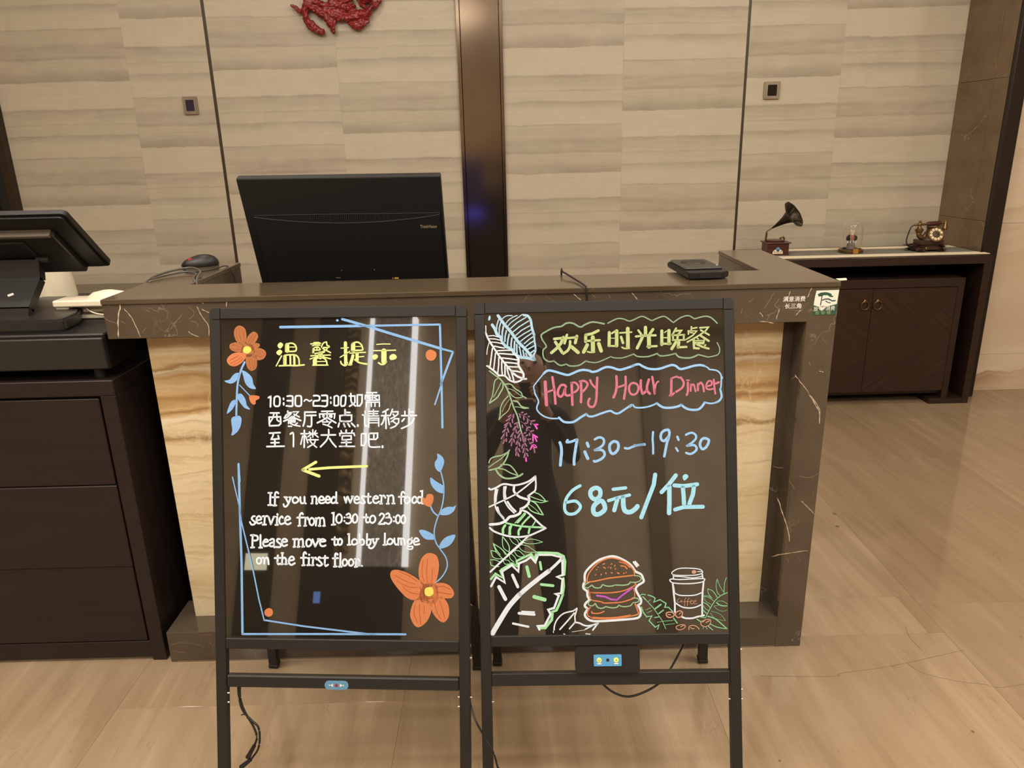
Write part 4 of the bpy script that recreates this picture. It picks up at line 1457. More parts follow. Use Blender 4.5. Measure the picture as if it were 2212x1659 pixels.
m = MB(); m.box((-3.86, YW-.03, .1), (-3.1, YW-.01, 2.4), bev=.004); m.build('door_leaf', M['dark'], door)
# side walls, rear wall, ceiling of the room
m = MB(); m.box((X0-.1, Y0, 0), (X0, YW+.3, CEIL)); struct(m.build('wall_left', M['roomwall']))
# right reveal: brown marble tiles facing the desk, then dark edge trim, then the pale wall
def xr(y): return 2.697+(YW-y)/(YW-4.26)*.022
wr = MB(); wr.prism([(2.712, YW+.02), (2.735, 4.29), (2.80, 4.29), (2.80, YW+.02)], 0, CEIL); reveal = struct(wr.build('wall_reveal', M['dark']))
ys = [YW, 4.385, 4.268]; zs = [0, .52, 1.043, 1.806, 2.57, CEIL]
q = 0
for ya, yb in zip(ys, ys[1:]):
    for za, zb in zip(zs, zs[1:]):
        m = MB(); e = .001
        m.prism([(xr(ya-e), ya-e), (xr(yb+e), yb+e), (xr(yb+e)+.016, yb+e), (xr(ya-e)+.016, ya-e)], za+e, zb-e)
        m.build('marble_tile', M['brown_tile'], reveal, seed=q*1.7); q += 1
trim(5, (2.722, 4.235, 0), (2.800, 4.42, CEIL), 'darktrim', .004)
wr = MB(); wr.box((2.80, 4.368, 0), (X1, 4.6, CEIL)); wall_right = struct(wr.build('wall_right', M['dark']))
q = 0
for a, b in ((2.801, 3.20), (3.20, 4.1), (4.1, X1)):
    for za, zb in ((0, .233), (.233, 1.021), (1.021, 1.81), (1.81, 2.6), (2.6, CEIL)):
        m = MB(); m.box((a+.0006, 4.35, za+.0006), (b-.0006, 4.37, zb-.0006), bev=.0006)
        m.build('marble_slab', M['wall_right'], wall_right, seed=q*.9+.4); q += 1
m = MB(); m.box((X1, Y0, 0), (X1+.1, YW+.3, CEIL)); struct(m.build('wall_side', M['roomwall']))
m = MB(); m.box((X0, Y0-.1, 0), (X1, Y0, CEIL)); wall_rear = struct(m.build('wall_rear', M['roomwall']))
m = MB(); m.box((X0, Y0, CEIL), (X1, YW+.3, CEIL+.1)); struct(m.build('ceiling', M['ceiling']))
# what the writing glass mirrors: features of the rear wall
tp = thing('light_column', (-1.93, Y0+.06, .66), 'tall rippled glass column with bright lit edges on the rear wall', 'light panel')
m = MB(); m.box((-2.14, Y0, .66), (-1.73, Y0+.07, 3.2), bev=.004); m.build('rippled_glass', M['rippled'], tp)
for a in (-2.185, -1.73):
    m = MB(); m.box((a, Y0, .66), (a+.045, Y0+.085, 3.2)); m.build('lit_edge', M['edge_glow'], tp)
m = MB(); m.box((-2.35, Y0, 0), (-1.72, Y0+.5, .655), bev=.006)
o = m.build('side_cabinet', M['dark']); tag(o, 'low black cabinet standing under the rippled glass column', 'cabinet')
for i, (a, b) in enumerate(((-3.4, -3.05), (-2.75, -2.45))):
    m = MB(); m.box((a, Y0, 0), (b, Y0+.05, CEIL), bev=.004); struct(m.build('trim_%d' % (6+i), M['bronze_dark']))
m = MB(); m.box((-2.44, Y0, .8), (-2.3, Y0+.03, 3.1), bev=.003)
o = m.build('relief_panel', M['relief']); tag(o, 'carved wave relief panel left of the rippled glass column', 'wall art')
m = MB(); m.box((-3.32, Y0+.05, .62), (-3.1, Y0+.07, .78)); o = m.build('lit_sign', M['window_glow']); tag(o, 'small lit yellow panel low on the rear wall', 'sign')
m = MB(); m.box((-2.42, Y0+.5, .33), (-2.36, Y0+.51, .43)); o = m.build('lit_sign', M['blue_glow']); tag(o, 'small lit blue display low on the rear wall', 'sign')
for i, a in enumerate((.2, 1.1)):
    m = MB(); m.box((a, Y0, 0), (a+.18, Y0+.06, CEIL), bev=.004); struct(m.build('trim_%d' % (8+i), M['rear_trim']))
# ceiling fittings
for i, (x, y) in enumerate(DOWNLIGHTS):
    t = thing('downlight', (x, y, CEIL), 'round recessed downlight in the pale ceiling', 'ceiling light', group='downlights in the ceiling')
    m = MB(); m.lathe([(.115, -.004), (.115, 0), (.09, -.0), (.09, -.01), (.112, -.01)], 28, Matrix.Translation((x, y, CEIL))); m.build('ring', M['chrome'], t)
    m = MB(); m.cyl((x, y, CEIL-.004), (x, y, CEIL-.001), .088, n=28); m.build('diffuser', M['lamp'], t)
for i, (x, y) in enumerate(ADDED_WASH):  # housings for the added wall lamps
    t = thing('added_wall_washer', (x, y, CEIL), 'added unseen black wall washer on the ceiling, brightening the banded wall', 'ceiling light', group='added wall washers on the ceiling')
    m = MB(); m.box((x-.27, y-.07, CEIL-.13), (x+.27, y-.02, CEIL), bev=.004); m.box((x-.27, y-.02, CEIL-.02), (x+.27, y+.05, CEIL), bev=.003); m.build('housing', M['black'], t)
for i, (x, y, sx, sy) in enumerate(COVES):
    t = thing('ceiling_panel_light', (x, y, CEIL), 'long flat ceiling panel light, %s' % ('rear left', 'rear right', 'front left', 'front right')[i], 'ceiling light')
    m = MB()
    for lo, hi in (((x-sx/2-.03, y-sy/2-.03, CEIL-.03), (x+sx/2+.03, y-sy/2, CEIL)), ((x-sx/2-.03, y+sy/2, CEIL-.03), (x+sx/2+.03, y+sy/2+.03, CEIL)),
                   ((x-sx/2-.03, y-sy/2, CEIL-.03), (x-sx/2, y+sy/2, CEIL)), ((x+sx/2, y-sy/2, CEIL-.03), (x+sx/2+.03, y+sy/2, CEIL))): m.box(lo, hi)
    m.build('frame', M['ceiling'], t)
    m = MB(); m.box((x-sx/2, y-sy/2, CEIL-.02), (x+sx/2, y+sy/2, CEIL-.012)); m.build('diffuser', M['lamp'], t)

# ------------------------------------------------------------ wall controls
def wall_control(x0, x1, z0, z1, tilt_lbl, screen, n):
    t = thing('thermostat', ((x0+x1)/2, YW, z0), tilt_lbl, 'wall control')
    m = MB(); cx, cz = (x0+x1)/2, (z0+z1)/2; T = Matrix(((1, 0, 0, cx), (0, 0, -1, YW), (0, 1, 0, cz), (0, 0, 0, 1)))
    m.prism(rect(x1-x0, z1-z0, .007), 0, .010, T); m.prism(rect((x1-x0)*.80, z1-z0-.004, .004), .010, .013, T); m.build('plate', M['gasket'], t)
    m = MB(); m.prism(rect((x1-x0)*.56, (z1-z0)*.62, .003), .013, .0145, T); m.build('display', screen, t)
    return t
wall_control(-1.896, -1.811, 1.738, 1.838, 'square brushed metal wall thermostat with bluish dark display, left of the monitor', pbr('display_blue_black', S(38, 34, 52), .12), 1)
wall_control(1.542, 1.638, 1.744, 1.842, 'square brushed metal wall thermostat with black display, above the gramophone', pbr('display_black', S(30, 27, 22), .12), 2)

# ------------------------------------------------------------ reception counter
YC, ZT, ZB = 1.948, 1.144, 1.036
XL, XR = -1.082, .883
rc = thing('reception_counter', (-.1, 2.27, 0), 'U-shaped grey-brown marble reception counter with honey onyx front', 'counter')
m = MB()
m.prism([(XL, YC-.003), (XR, YC-.003), (XR, 2.60), (.737, 2.60), (.737, 2.16), (-.932, 2.16), (-.932, 2.60), (XL, 2.60)], ZT-.014, ZT)
bmesh.ops.bevel(m.bm, geom=m.bm.edges[:], offset=.0016, segments=1, affect='EDGES')
m.build('worktop', M['grey_top'], rc, seed=1)
m = MB(); m.box((XL+.001, YC, ZB), (.804, 2.155, ZT-.0145), bev=.0012); m.build('apron', M['grey'], rc, seed=2.2)
m = MB(); m.box((.802, YC, .0), (XR-.001, 2.155, ZT-.0145), bev=.0012); m.build('end_leg', M['grey'], rc, seed=5.1)
m = MB(); m.box((.76, YC+.003, .1), (.806, 2.12, ZB), bev=.001); 
m = MB(); m.box((.774, 2.032, .10), (.803, 2.12, ZB), bev=.001); m.build('side_jamb', M['grey'], rc, seed=3.1)
m = MB(); m.box((XL+.003, YC, 0), (.803, 2.12, .107), bev=.0012); m.build('plinth', M['grey'], rc, seed=6.4)
for i, (a, b) in enumerate(((-1.02, -.13), (-.128, .773))):
    m = MB(); m.box((a, 2.03, .107), (b, 2.05, ZB), bev=.001); m.build('onyx_panel', M['onyx'], rc)
m = MB(); m.box((-1.0, 2.052, .107), (.77, 2.12, ZB)); m.build('backing', M['dark'], rc)
m = MB(); m.box((XL+.002, 2.157, 0), (-.934, 2.598, ZT-.0145), bev=.001); m.build('return_wall', M['grey'], rc, seed=7.7)
m = MB(); m.box((.739, 2.157, 0), (XR-.002, 2.598, ZT-.0145), bev=.001); m.build('return_wall', M['grey'], rc, seed=8.8)
m = MB(); m.box((-.932, 2.16, .72), (.737, 2.598, .75), bev=.001); m.build('inner_shelf', M['dark'], rc)
m = MB(); m.box((-1.06, YC-.0012, -.0), (.8, YC+.0, .004)); m.build('sealant_line', M['gasket'], rc)

for w_, pts_ in VEINS:
    P_ = catmull([Vector((a, YC-.0001, b)) for a, b in pts_], 4); q_ = []
    for i, p in enumerate(P_): q_.append(p+Vector((.0025*noise.noise(p*90), 0, .0025*noise.noise(p*90+Vector((9, 0, 0))))))
    hw = .00042*w_
    b_ = bmesh.new(); L_ = []; n_ = len(q_)
    for i, p in enumerate(q_):
        t_ = (q_[min(i+1, n_-1)]-q_[max(i-1, 0)]).normalized(); nv = Vector((-t_.z, 0, t_.x))*hw*(.25+.75*abs(math.sin(i*1.7+w_)))*(.3 if i in (0, n_-1) else 1)
        L_.append((b_.verts.new(p+nv), b_.verts.new(p-nv)))
    for A_, B_ in zip(L_, L_[1:]): b_.faces.new((A_[0], B_[0], B_[1], A_[1]))
    m = MB(); m.merge(b_); m.build('marble_vein', M['vein' if w_ > 2 else 'vein_soft'], rc)

# back counter along the wall behind the desk
m = MB(); bc = thing('back_counter', (-2.43, 4.45, 0), 'dark grey stone topped counter along the banded wall', 'counter')
m.box((-2.97, 4.2, .715), (-1.9, 4.69, .745), bev=.002); m.build('worktop', M['grey_top'], bc, seed=3)
m = MB(); m.box((-2.95, 4.24, 0), (-1.92, 4.68, .714)); m.build('body', M['dark'], bc)

# ------------------------------------------------------------ dark wooden desk with drawers (left)
dk = thing('drawer_desk', (-1.75, 2.3, 0), 'dark plum-brown wooden desk with three drawers carrying the till', 'desk')
DX0, DX1, DY = -2.35, -1.098, 1.96
m = MB(); m.box((DX0, DY+.02, .02), (-1.1415, 2.66, .88), bev=.002); m.build('body', M['desk'], dk)
m = MB(); m.box((DX0, DY-.001, .872), (DX1, 2.66, .917), bev=.002); m.build('desktop', M['desk'], dk)
m = MB(); m.box((-1.141, DY, 0), (DX1, 2.66, .872), bev=.0015); m.build('stile', M['desk'], dk)
m = MB(); m.box((DX0, DY, 0), (DX0+.04, DY+.05, .872), bev=.0015); m.build('stile', M['desk'], dk)
m = MB(); m.box((DX0+.04, DY+.003, .012), (-1.141, DY+.03, .068), bev=.001); m.build('bottom_rail', M['desk'], dk)
for i, (a, b, off) in enumerate(((.602, .864, .006), (.335, .600, .002), (.071, .333, .007))):
    m = MB(); m.box((DX0+.045, DY+off-.004, a), (-1.148+(0 if i != 1 else .003), DY+.02, b), bev=.0018); m.build('drawer', M['desk'], dk)
cd = thing('cash_drawer', (-1.5, 2.3, .918), 'matt black cash drawer under the till on the dark desk', 'cash drawer')
m = MB(); m.box((-1.78, 1.972, .945), (-1.104, 2.62, 1.047), bev=.004); m.build('case', M['black'], cd)
m = MB(); m.box((-1.775, 1.962, .949), (-1.105, 1.975, 1.037), bev=.003); m.build('front', M['dgrey'], cd)
m = MB()
for x in (-1.74, -1.15):
    for y in (2.0, 2.58): m = MB(); m.cyl((x, y, .9175), (x, y, .946), .015); m.build('foot', M['dark'], cd)

# ------------------------------------------------------------ wooden console cabinet on the right
cb = thing('console_cabinet', (2.06, 4.36, 0), 'dark walnut console cabinet with two chevron veneer doors against the wall', 'cabinet')
CX0, CX1, CY0, CY1, CZ = 1.42, 2.703, 4.125, 4.60, .872
m = MB(); m.box((CX0, CY0, CZ-.046), (CX1, CY1, CZ), bev=.0015); m.build('top_panel', M['cab'], cb)
for a in (CX0, CX1-.038):
    m = MB(); m.box((a, CY0, 0), (a+.038, CY1, CZ-.046), bev=.0015); m.build('side_panel', M['cab'], cb)
m = MB(); m.box((1.458, CY1-.02, .04), (2.665, CY1, CZ-.046)); m.build('back_panel', M['dark'], cb)
for a, b in ((1.458, 1.62), (2.47, 2.665)):
    m = MB(); m.box((a, CY0+.002, 0), (b, CY1-.02, .034), bev=.001); m.build('foot', M['cab'], cb)
m = MB()
m.box((1.552, CY0+.004, .700), (2.577, CY1-.021, .748), bev=.0012)
m.box((1.552, CY0+.004, .034), (1.588, CY1-.021, .700), bev=.0012); m.box((2.541, CY0+.004, .034), (2.577, CY1-.021, .700), bev=.0012)
m.box((1.588, CY0+.03, .06), (2.541, CY1-.021, .700)); m.build('carcass', M['cab'], cb)
for a, b, hx in ((1.589, 2.0625, 2.020), (2.0645, 2.540, 2.094)):
    m = MB(); m.box((a, CY0+.006, .082), (b, CY0+.028, .697), bev=.001); dr = m.build('door', M['chev'], cb)
    m = MB(); m.sph((hx, CY0+.002, .628), .011, (1, .7, 1)); 
    ring = [(hx+.022*math.cos(2*math.pi*i/24), CY0-.004, .604+.024*math.sin(2*math.pi*i/24)) for i in range(25)]
    m.tube(ring, .0028, smooth=False); m.build('ring_handle', M['brass'], dr, smooth=50)
# table runner: slate grey with cream edges
tr = thing('table_runner', (2.2, 4.36, CZ), 'slate grey table runner with cream borders along the console cabinet', 'table runner')
for nm, mt, a, b in (('border', 'runner_white', 4.178, 4.262), ('centre', 'runner_grey', 4.262, 4.470), ('border', 'runner_white', 4.470, 4.560)):
    m = MB(); m.box((1.46, a, CZ+.0003), (2.735 if False else 2.70, b, CZ+.0025)); m.build(nm, M[mt], tr)
m = MB(); m.box((2.70, 4.178, CZ+.0003), (2.7215, 4.232, CZ+.0025)); m.build('corner_flap', M['runner_white'], tr)

# hairline cracks in the floor stone
for pts_, r_ in (([(.711, 1.816), (.851, 1.805), (.943, 1.808), (.951, 1.817), (1.063, 1.836), (1.171, 1.859), (1.368, 1.909)], .0007), ([(1.241, 1.912), (1.235, 1.97), (1.250, 2.03)], .0006), ([(1.171, 1.859), (1.193, 1.808), (1.276, 1.775), (1.343, 1.753), (1.369, 1.743), (1.46, 1.75)], .0007)):
    P_ = [Vector((a+.004*math.sin(37*a), b+.004*math.sin(53*a), .0001)) for a, b in pts_]
    m = MB(); m.tube(catmull(P_, 4), r_, n=4, smooth=False); m.build('hairline_crack', M['crack'], floor)
for a, b, r_ in ((1.352, 2.80, .008), (1.318, 2.694, .007), (.66, 1.50, .003), (.69, 1.38, .003), (1.20, 1.58, .004), (.98, 1.33, .003)):
    m = MB(); m.prism([(a+r_*(1+.3*math.sin(i*2.3))*math.cos(i*.9), b+r_*1.3*math.sin(i*.9)) for i in range(7)], .00005, .0002); m.build('chip_mark', M['crack'], floor)
# ------------------------------------------------------------ the two easel signs
def sframe(p):
    x, y, z, yw, ln = p
    u = Vector((math.cos(yw), math.sin(yw), 0)); v = Vector((math.sin(ln)*math.sin(yw), -math.sin(ln)*math.cos(yw), -math.cos(ln)))
    n = u.cross(v); n.normalize()
    if n.y > 0: n = -n
    return Vector((x, y, z)), u, v, n
def ribbon(bm, pts, hw, P, closed):
    if closed: pts = pts+[pts[0]]
    L, R = [], []; n = len(pts)
    for i, p in enumerate(pts):
        if closed and i in (0, n-1): a, b = pts[-2], pts[1]
        else: a, b = pts[max(i-1, 0)], pts[min(i+1, n-1)]
        t1 = (p-a); t2 = (b-p)
        if t1.length < 1e-9: t1 = t2
        if t2.length < 1e-9: t2 = t1
        t1 = t1.normalized(); t2 = t2.normalized(); t = (t1+t2)
        t = t.normalized() if t.length > .2 else t1
        k = 1/max(.55, t.dot(t1)); nv = Vector((-t.y, t.x))*hw*k
        L.append(p+nv); R.append(p-nv)
    VL = [bm.verts.new(P(q)) for q in L]; VR = [bm.verts.new(P(q)) for q in R]
    for i in range(n-1): bm.faces.new((VL[i], VL[i+1], VR[i+1], VR[i]))
    if not closed:
        for c, o in ((pts[0], pts[1]), (pts[-1], pts[-2])):
            a0 = math.atan2(c.y-o.y, c.x-o.x); vs = [bm.verts.new(P(c+hw*Vector((math.cos(a0+math.pi*(j/6-.5)), math.sin(a0+math.pi*(j/6-.5)))))) for j in range(7)]
            bm.faces.new(vs)
NAMES = dict(heading='heading_lettering', times='hours_lettering', chinese='chinese_lettering', english='english_lettering', script='script_lettering', cloud='cloud_outline',
  hours='hours_lettering', price='price_lettering', plants='leaf_drawing', burger='burger_drawing', coffee='coffee_cup_drawing', flower='flower_drawing', border='line_border', arrow='arrow')
WORD = dict(yellow='yellow', yellowgreen='yellow-green', white='white', pink='pink', skyblue='sky blue', bluegreen='blue-green', paleblue='pale blue', chalk='chalk white', palegreen='pale green',
  palegreen2='faint green', mauve='mauve', magenta='magenta', mintgreen='mint green', orange='orange', burnt='burnt orange', magenta2='magenta', green='green', peach='peach', sky='sky blue', deeporange='deep orange', butter='butter yellow', lemon='lemon yellow')
def draw_ink(side, fr, root):
    TL, u, v, n = fr; idx = 0
    for key, body in INK.items():
        sg, part, col = key.split()[:3]
        if sg != side: continue
        off = -.0035+.00006*(idx+1); idx += 1
        if part == 'flower' and col == 'orange': off += .0001
        if col in ('deeporange', 'butter'): off += .0002
        P = lambda q: TL+u*q.x+v*q.y+n*off
        bm = bmesh.new()
        for line in body.split('\n'):
            ps = line.split(); fl = '' if ps[0].isdigit() else ps.pop(0); wd = int(ps.pop(0))/10000*(.86 if part == 'english' else .93)
            pts = [Vector((int(a)/10000, int(b)/10000)) for a, b in (p.split(',') for p in ps)]
            if 'f' in fl:
                if '~' in fl or 'c' in fl: pts = catmull(pts, 5, True)
                vs = [bm.verts.new(P(q)) for q in pts]
                f = bm.faces.new(vs); bmesh.ops.triangulate(bm, faces=[f])
            else:
                cl = 'c' in fl
                if cl or ('~' in fl and len(pts) > 2): pts = catmull(pts, 5, cl)
                if len(pts) == 1: pts.append(pts[0]+Vector((.0004, 0)))
                ribbon(bm, pts, wd/2, P, cl)
        for f in bm.faces:
            f.normal_update()
            if f.normal.dot(n) < 0: f.normal_flip()
        mb = MB(); mb.bm.free(); mb.bm = bm; mb.keep = True
        mb.build(NAMES[part], ink(col), root, label='%s marker' % WORD[col])
def make_sign(side, p, label, feet, box_ctrl):
    fr = sframe(p); TL, u, v, n = fr
    LT = 1.2105 if side == 'L' else 1.2168; WD = .6
    b0 = TL+v*LT; root = thing('easel_sign', ((b0+u*.3).x, (b0+u*.3).y+.25, 0), label, 'sign board', rz=p[3])
    F = Matrix((( u.x, v.x, n.x, TL.x), (u.y, v.y, n.y, TL.y), (u.z, v.z, n.z, TL.z), (0, 0, 0, 1)))   # local s, t, n -> world
    bw = .0245
    def bar(name, lo, hi, mat='frame', bev=.0012, parent=root, **kw):
        m = MB(); m.box(lo, hi, bev=bev, M=F); return m.build(name, M[mat], parent, **kw)
    bar('side_post', (0, .0262, -.02), (bw, LT-.006, 0)); bar('side_post', (WD-bw, .0262, -.02), (WD, LT-.006, 0))
    bar('top_bar', (bw+.0006, 0, -.02), (WD-bw-.0006, bw, 0))
    for sgn, a in ((1, 0), (-1, WD)):
        m = MB(); r = .0125; pts = [(a+sgn*(bw), 0), (a+sgn*bw, bw+.0006), (a, bw+.0006)]
        pts += [(a+sgn*(r-r*math.cos(t)), r-r*math.sin(t)) for t in [math.pi/2*i/7 for i in range(8)]]
        m.prism(pts, -.0205, .0006, F); m.build('corner_cap', M['frame'], root, label='rounded plastic corner')
    bar('middle_bar', (bw+.0003, .7725, -.02), (WD-bw-.0003, .797, 0), bev=.0012)
    bar('lower_bar', (bw+.0003, .860, -.02), (WD-bw-.0003, .8885, -.0005), bev=.003 if side == 'L' else .0012)
    bar('writing_panel', (bw-.003, bw-.003, -.012), (WD-bw+.003, .7735, -.0039), 'glass_board', bev=0, label='glossy black writing panel')
    bar('back_plate', (bw-.002, bw-.002, -.019), (WD-bw+.002, .7735, -.0125), 'leg', bev=0)
    # feet of the front posts, cut level with the floor
    for a in (0, WD-bw):
        m = MB(); q = TL+u*(a+bw/2)+v*LT-n*.01
        m.box((q.x-.0135, q.y-.013, 0), (q.x+.0135, q.y+.013, .012), bev=.001); m.build('post_foot', M['black'], root)
    # rear support frame
    for i, (fx, fy) in enumerate(feet):
        a = .035 if i == 0 else WD-.035
        top = TL+u*a+v*.03-n*.035; bot = Vector((fx, fy, 0))
        d = (bot-top); L_ = d.length; zt = d.normalized(); xt = (u-zt*u.dot(zt)).normalized(); yt = zt.cross(xt)
        T = Matrix(((xt.x, yt.x, zt.x, top.x), (xt.y, yt.y, zt.y, top.y), (xt.z, yt.z, zt.z, top.z), (0, 0, 0, 1)))
        m = MB(); m.box((-.0125, -.0125, 0), (.0125, .0125, L_-.004), bev=.001, M=T); m.box((-.014, -.0135, L_-.016), (.014, .0135, L_-.0035), bev=.001, M=T)
        lg = m.build('rear_leg', M['leg'], root)
        m = MB(); e = Vector(TL+u*a+v*.03-n*.020); m.cyl(e-u*.02, e+u*.02, .006); m.build('hinge', M['chrome'], root)
        # folding stay between front post and rear leg
        s0 = TL+u*(.006 if i == 0 else WD-.006)+v*.79-n*.022; s2 = top+d*.78; s1 = (s0*.45+s2*.55)+Vector((0, 0, .05))
        m = MB(); m.tube([s0, s1, s2], .003, smooth=False); m.build('folding_stay', M['bronze_dark'], root)
        m = MB(); m.sph(s0+u*(.0 if i == 0 else .004), .004); m.sph(s1, .004); m.build('rivet', M['chrome'], root)
    t0 = TL+u*.035+v*.03-n*.035; t1 = TL+u*(WD-.035)+v*.03-n*.035
    f0, f1 = Vector((*feet[0], 0)), Vector((*feet[1], 0)); c0 = t0.lerp(f0, .45); c1 = t1.lerp(f1, .45)
    m = MB(); m.tube([c0, c1], .008, smooth=False); m.build('rear_crossbar', M['leg'], root)
    # bolts on the inner faces of the posts
    bolts = [(bw+.001, .905), (bw+.001, .927), (WD-bw-.001, .905), (WD-bw-.001, .927), (WD+.001, .813), (WD+.001, .905), (WD+.001, .927)]
    for a, t in bolts:
        if side == 'R' and a < WD and t < .91: continue
        m = MB(); q = TL+u*a+v*t-n*.008; s_ = 1 if a < .3 or a > WD else -1; m.cyl(q-u*s_*.002, q+u*s_*.0035, .0028, .002, n=12); m.build('bolt', M['chrome'], root, smooth=40)
    # keypad
    if box_ctrl:
        m = MB(); G = F @ Matrix.Translation((.293, .828, 0))
        m.prism(rect(.148, .060, .006), -.018, .006, G); cb_ = m.build('control_box', M['frame'], root)
        m = MB(); m.prism(rect(.064, .0265, .002), .006, .0075, G @ Matrix.Translation((0, .0005, 0))); kp = m.build('keypad', M['pad_blue'], cb_)
        for x, mt, r in ((-.0195, 'btn_yellow', .0056), (.0195, 'btn_yellow', .0056), (0, 'btn_maroon', .0035)):
            m = MB(); c = G @ Vector((x, -.0005, .0075)); m.cyl(c, c+n*.0008, r, n=24); o = m.build('button', M[mt], root)
            if mt == 'btn_yellow':
                m = MB(); c2 = c+n*.001
                if x < 0: m.tube([c2+.0024*(math.cos(a)*u+math.sin(a)*v) for a in [math.radians(q_) for q_ in range(-60, 241, 25)]], .0004, n=5, smooth=False)
                else: m.prism([(-.0018, .0012), (.0018, .0012), (0, -.0018)], 0, .0003, Matrix(((u.x, v.x, n.x, c2.x), (u.y, v.y, n.y, c2.y), (u.z, v.z, n.z, c2.z), (0, 0, 0, 1))))
                m.build('symbol', M['green'], root)
                m = MB(); c3 = G @ Vector((x, .0078, .0077)); m.box((-.0048, -.0012, 0), (.0048, .0012, .0002), M=Matrix(((u.x, v.x, n.x, c3.x), (u.y, v.y, n.y, c3.y), (u.z, v.z, n.z, c3.z), (0, 0, 0, 1)))); m.build('caption_strip', M['letter_white'], root)
    else:
        G = F @ Matrix.Translation((.288, .8785, 0))
        m = MB(); m.prism(rect(.056, .0205, .0100, n=8), -.001, .0012, G); kp = m.build('keypad', M['pad_blue2'], root)
        c = G @ Vector((0, 0, .0012)); m = MB(); m.cyl(c, c+n*.0006, .0039, n=24); m.build('indicator', M['btn_red'], root)
        for s_ in (-1, 1):
            m = MB(); m.prism([(s_*.0085, -.0036), (s_*.0085, .0036), (s_*.0140, 0)], .0012, .0017, G); m.cyl(G @ Vector((s_*.0165, 0, .0013)), G @ Vector((s_*.0165, 0, .0017)), .0014, n=12)
            m.build('arrow_symbol', M['cream'], root)
    Q = lambda s, t, k=-.01: TL+u*s+v*t+n*k
    if side == 'L':
        m = MB(); m.tube([Q(.049, .884), Q(.050, .91), Q(.058, .945), Q(.079, .97), Q(.095, .985), Q(.099, 1.01), Q(.094, 1.04), Q(.075, 1.066)], .0026)
        m.tube([Q(.053, .884), Q(.054, .92), Q(.064, .95), Q(.084, .985), Q(.092, 1.01), Q(.086, 1.03)], .0026)
        m.tube([Q(.055, .958), Q(.066, .957), Q(.070, .966)], .0015); lc = m.build('power_lead', M['cord'], root, smooth=50)
        for a, b in (((.086, 1.03), (.069, 1.06)), ((.077, 1.064), (.052, 1.084))):
            m = MB(); m.cyl(Q(*a), Q(*b), .0042, .0058, n=14); m.build('plug', M['cord'], lc)
        m = MB(); m.tube([Q(.596, .915, -.022), Q(.612, .945, .012), Q(.636, .988, .016), Q(.655, 1.02, .02), Q(.664, 1.06, .01)], .0023); lc = m.build('adapter_lead', M['cord'], root, smooth=50)
        m = MB(); m.cyl(Q(.664, 1.06, .01), Q(.667, 1.10, .01), .0045, .006); m.build('plug', M['cord'], lc)
    else:
        m = MB(); m.tube([Q(.272, .87, -.03), Q(.280, .893, -.03), Q(.311, .919, -.03), Q(.348, .928, -.03), Q(.396, .911, -.03), Q(.43, .884, -.03), Q(.47, .84, -.06), Q(.50, .80, -.09), Q(.52, .74, -.10)], .0026)
        m.build('power_lead', M['cord'], root, smooth=50)
    draw_ink(side, fr, root)
    return root
make_sign('L', (-.6951787, 1.6974607, 1.1633583, -.0624372, .2826283), 'left black easel board with orange flowers and white notice text', [(-.748, 1.917), (-.122, 1.885)], False)
make_sign('R', (-.0811457, 1.6916163, 1.1610380, -.0193851, .3059039), 'right black easel board with burger, coffee and pink lettering', [(-.062, 1.902), (.562, 1.889)], True)
# ------------------------------------------------------------ lettering helper (built-in font outlines)
def text_mesh(s, size, M4, name, mat, parent=None, align='CENTER', offset=0, extrude=.0002, sx=1):
    fc = bpy.data.curves.new('t', 'FONT'); fc.body = s; fc.size = size; fc.align_x = align; fc.align_y = 'CENTER'; fc.offset = offset; fc.extrude = extrude; fc.resolution_u = 3
    o = bpy.data.objects.new('t', fc); COL.objects.link(o); dg = bpy.context.evaluated_depsgraph_get(); dg.update()
    me = bpy.data.meshes.new_from_object(o.evaluated_get(dg)); bpy.data.objects.remove(o)
    me.transform(M4 @ Matrix.Diagonal((sx, 1, 1, 1))); me.materials.clear(); me.materials.append(M[mat])
    ob = bpy.data.objects.new(name, me); COL.objects.link(ob)
    if parent: me.transform(W(parent).inverted()); ob.parent = parent
    return ob
def face(x, y, z):   # local xy -> world xz, facing -y
    return Matrix(((1, 0, 0, x), (0, 0, -1, y), (0, 1, 0, z), (0, 0, 0, 1)))

# ------------------------------------------------------------ monitor seen from behind
def frame4(o, a, b):   # origin, x axis, y axis
    a = a.normalized(); c = a.cross(b).normalized(); b = c.cross(a)
    return Matrix(((a.x, b.x, c.x, o.x), (a.y, b.y, c.y, o.y), (a.z, b.z, c.z, o.z), (0, 0, 0, 1)))
mo = thing('computer_monitor', (-.5, 2.40, .75), 'large black computer monitor seen from behind on the counter', 'monitor')
pTL, pTR = Vector((-.801, 2.285, 1.434)), Vector((-.193, 2.275, 1.429)); pBL = Vector((-.806, 2.405, 1.106))
T = frame4(pTL, pTR-pTL, pTL-pBL)     # x right, y up, z towards the viewer? (computed)
zs_ = 1 if T.col[2].y < 0 else -1
Wm, Hm = .608, .375
def zb(a, b): return (min(a*zs_, b*zs_), max(a*zs_, b*zs_))
m = MB(); a, b = zb(-.028, 0); m.box((0, -Hm, a), (Wm, 0, b), bev=.004, M=T, seg=2); shell = m.build('rear_shell', M['monitor'], mo)
m = MB(); a, b = zb(-.0285, -.030); m.box((.006, -Hm+.012, a), (Wm-.006, -.006, b), M=T); m.build('screen', M['screen'], mo)
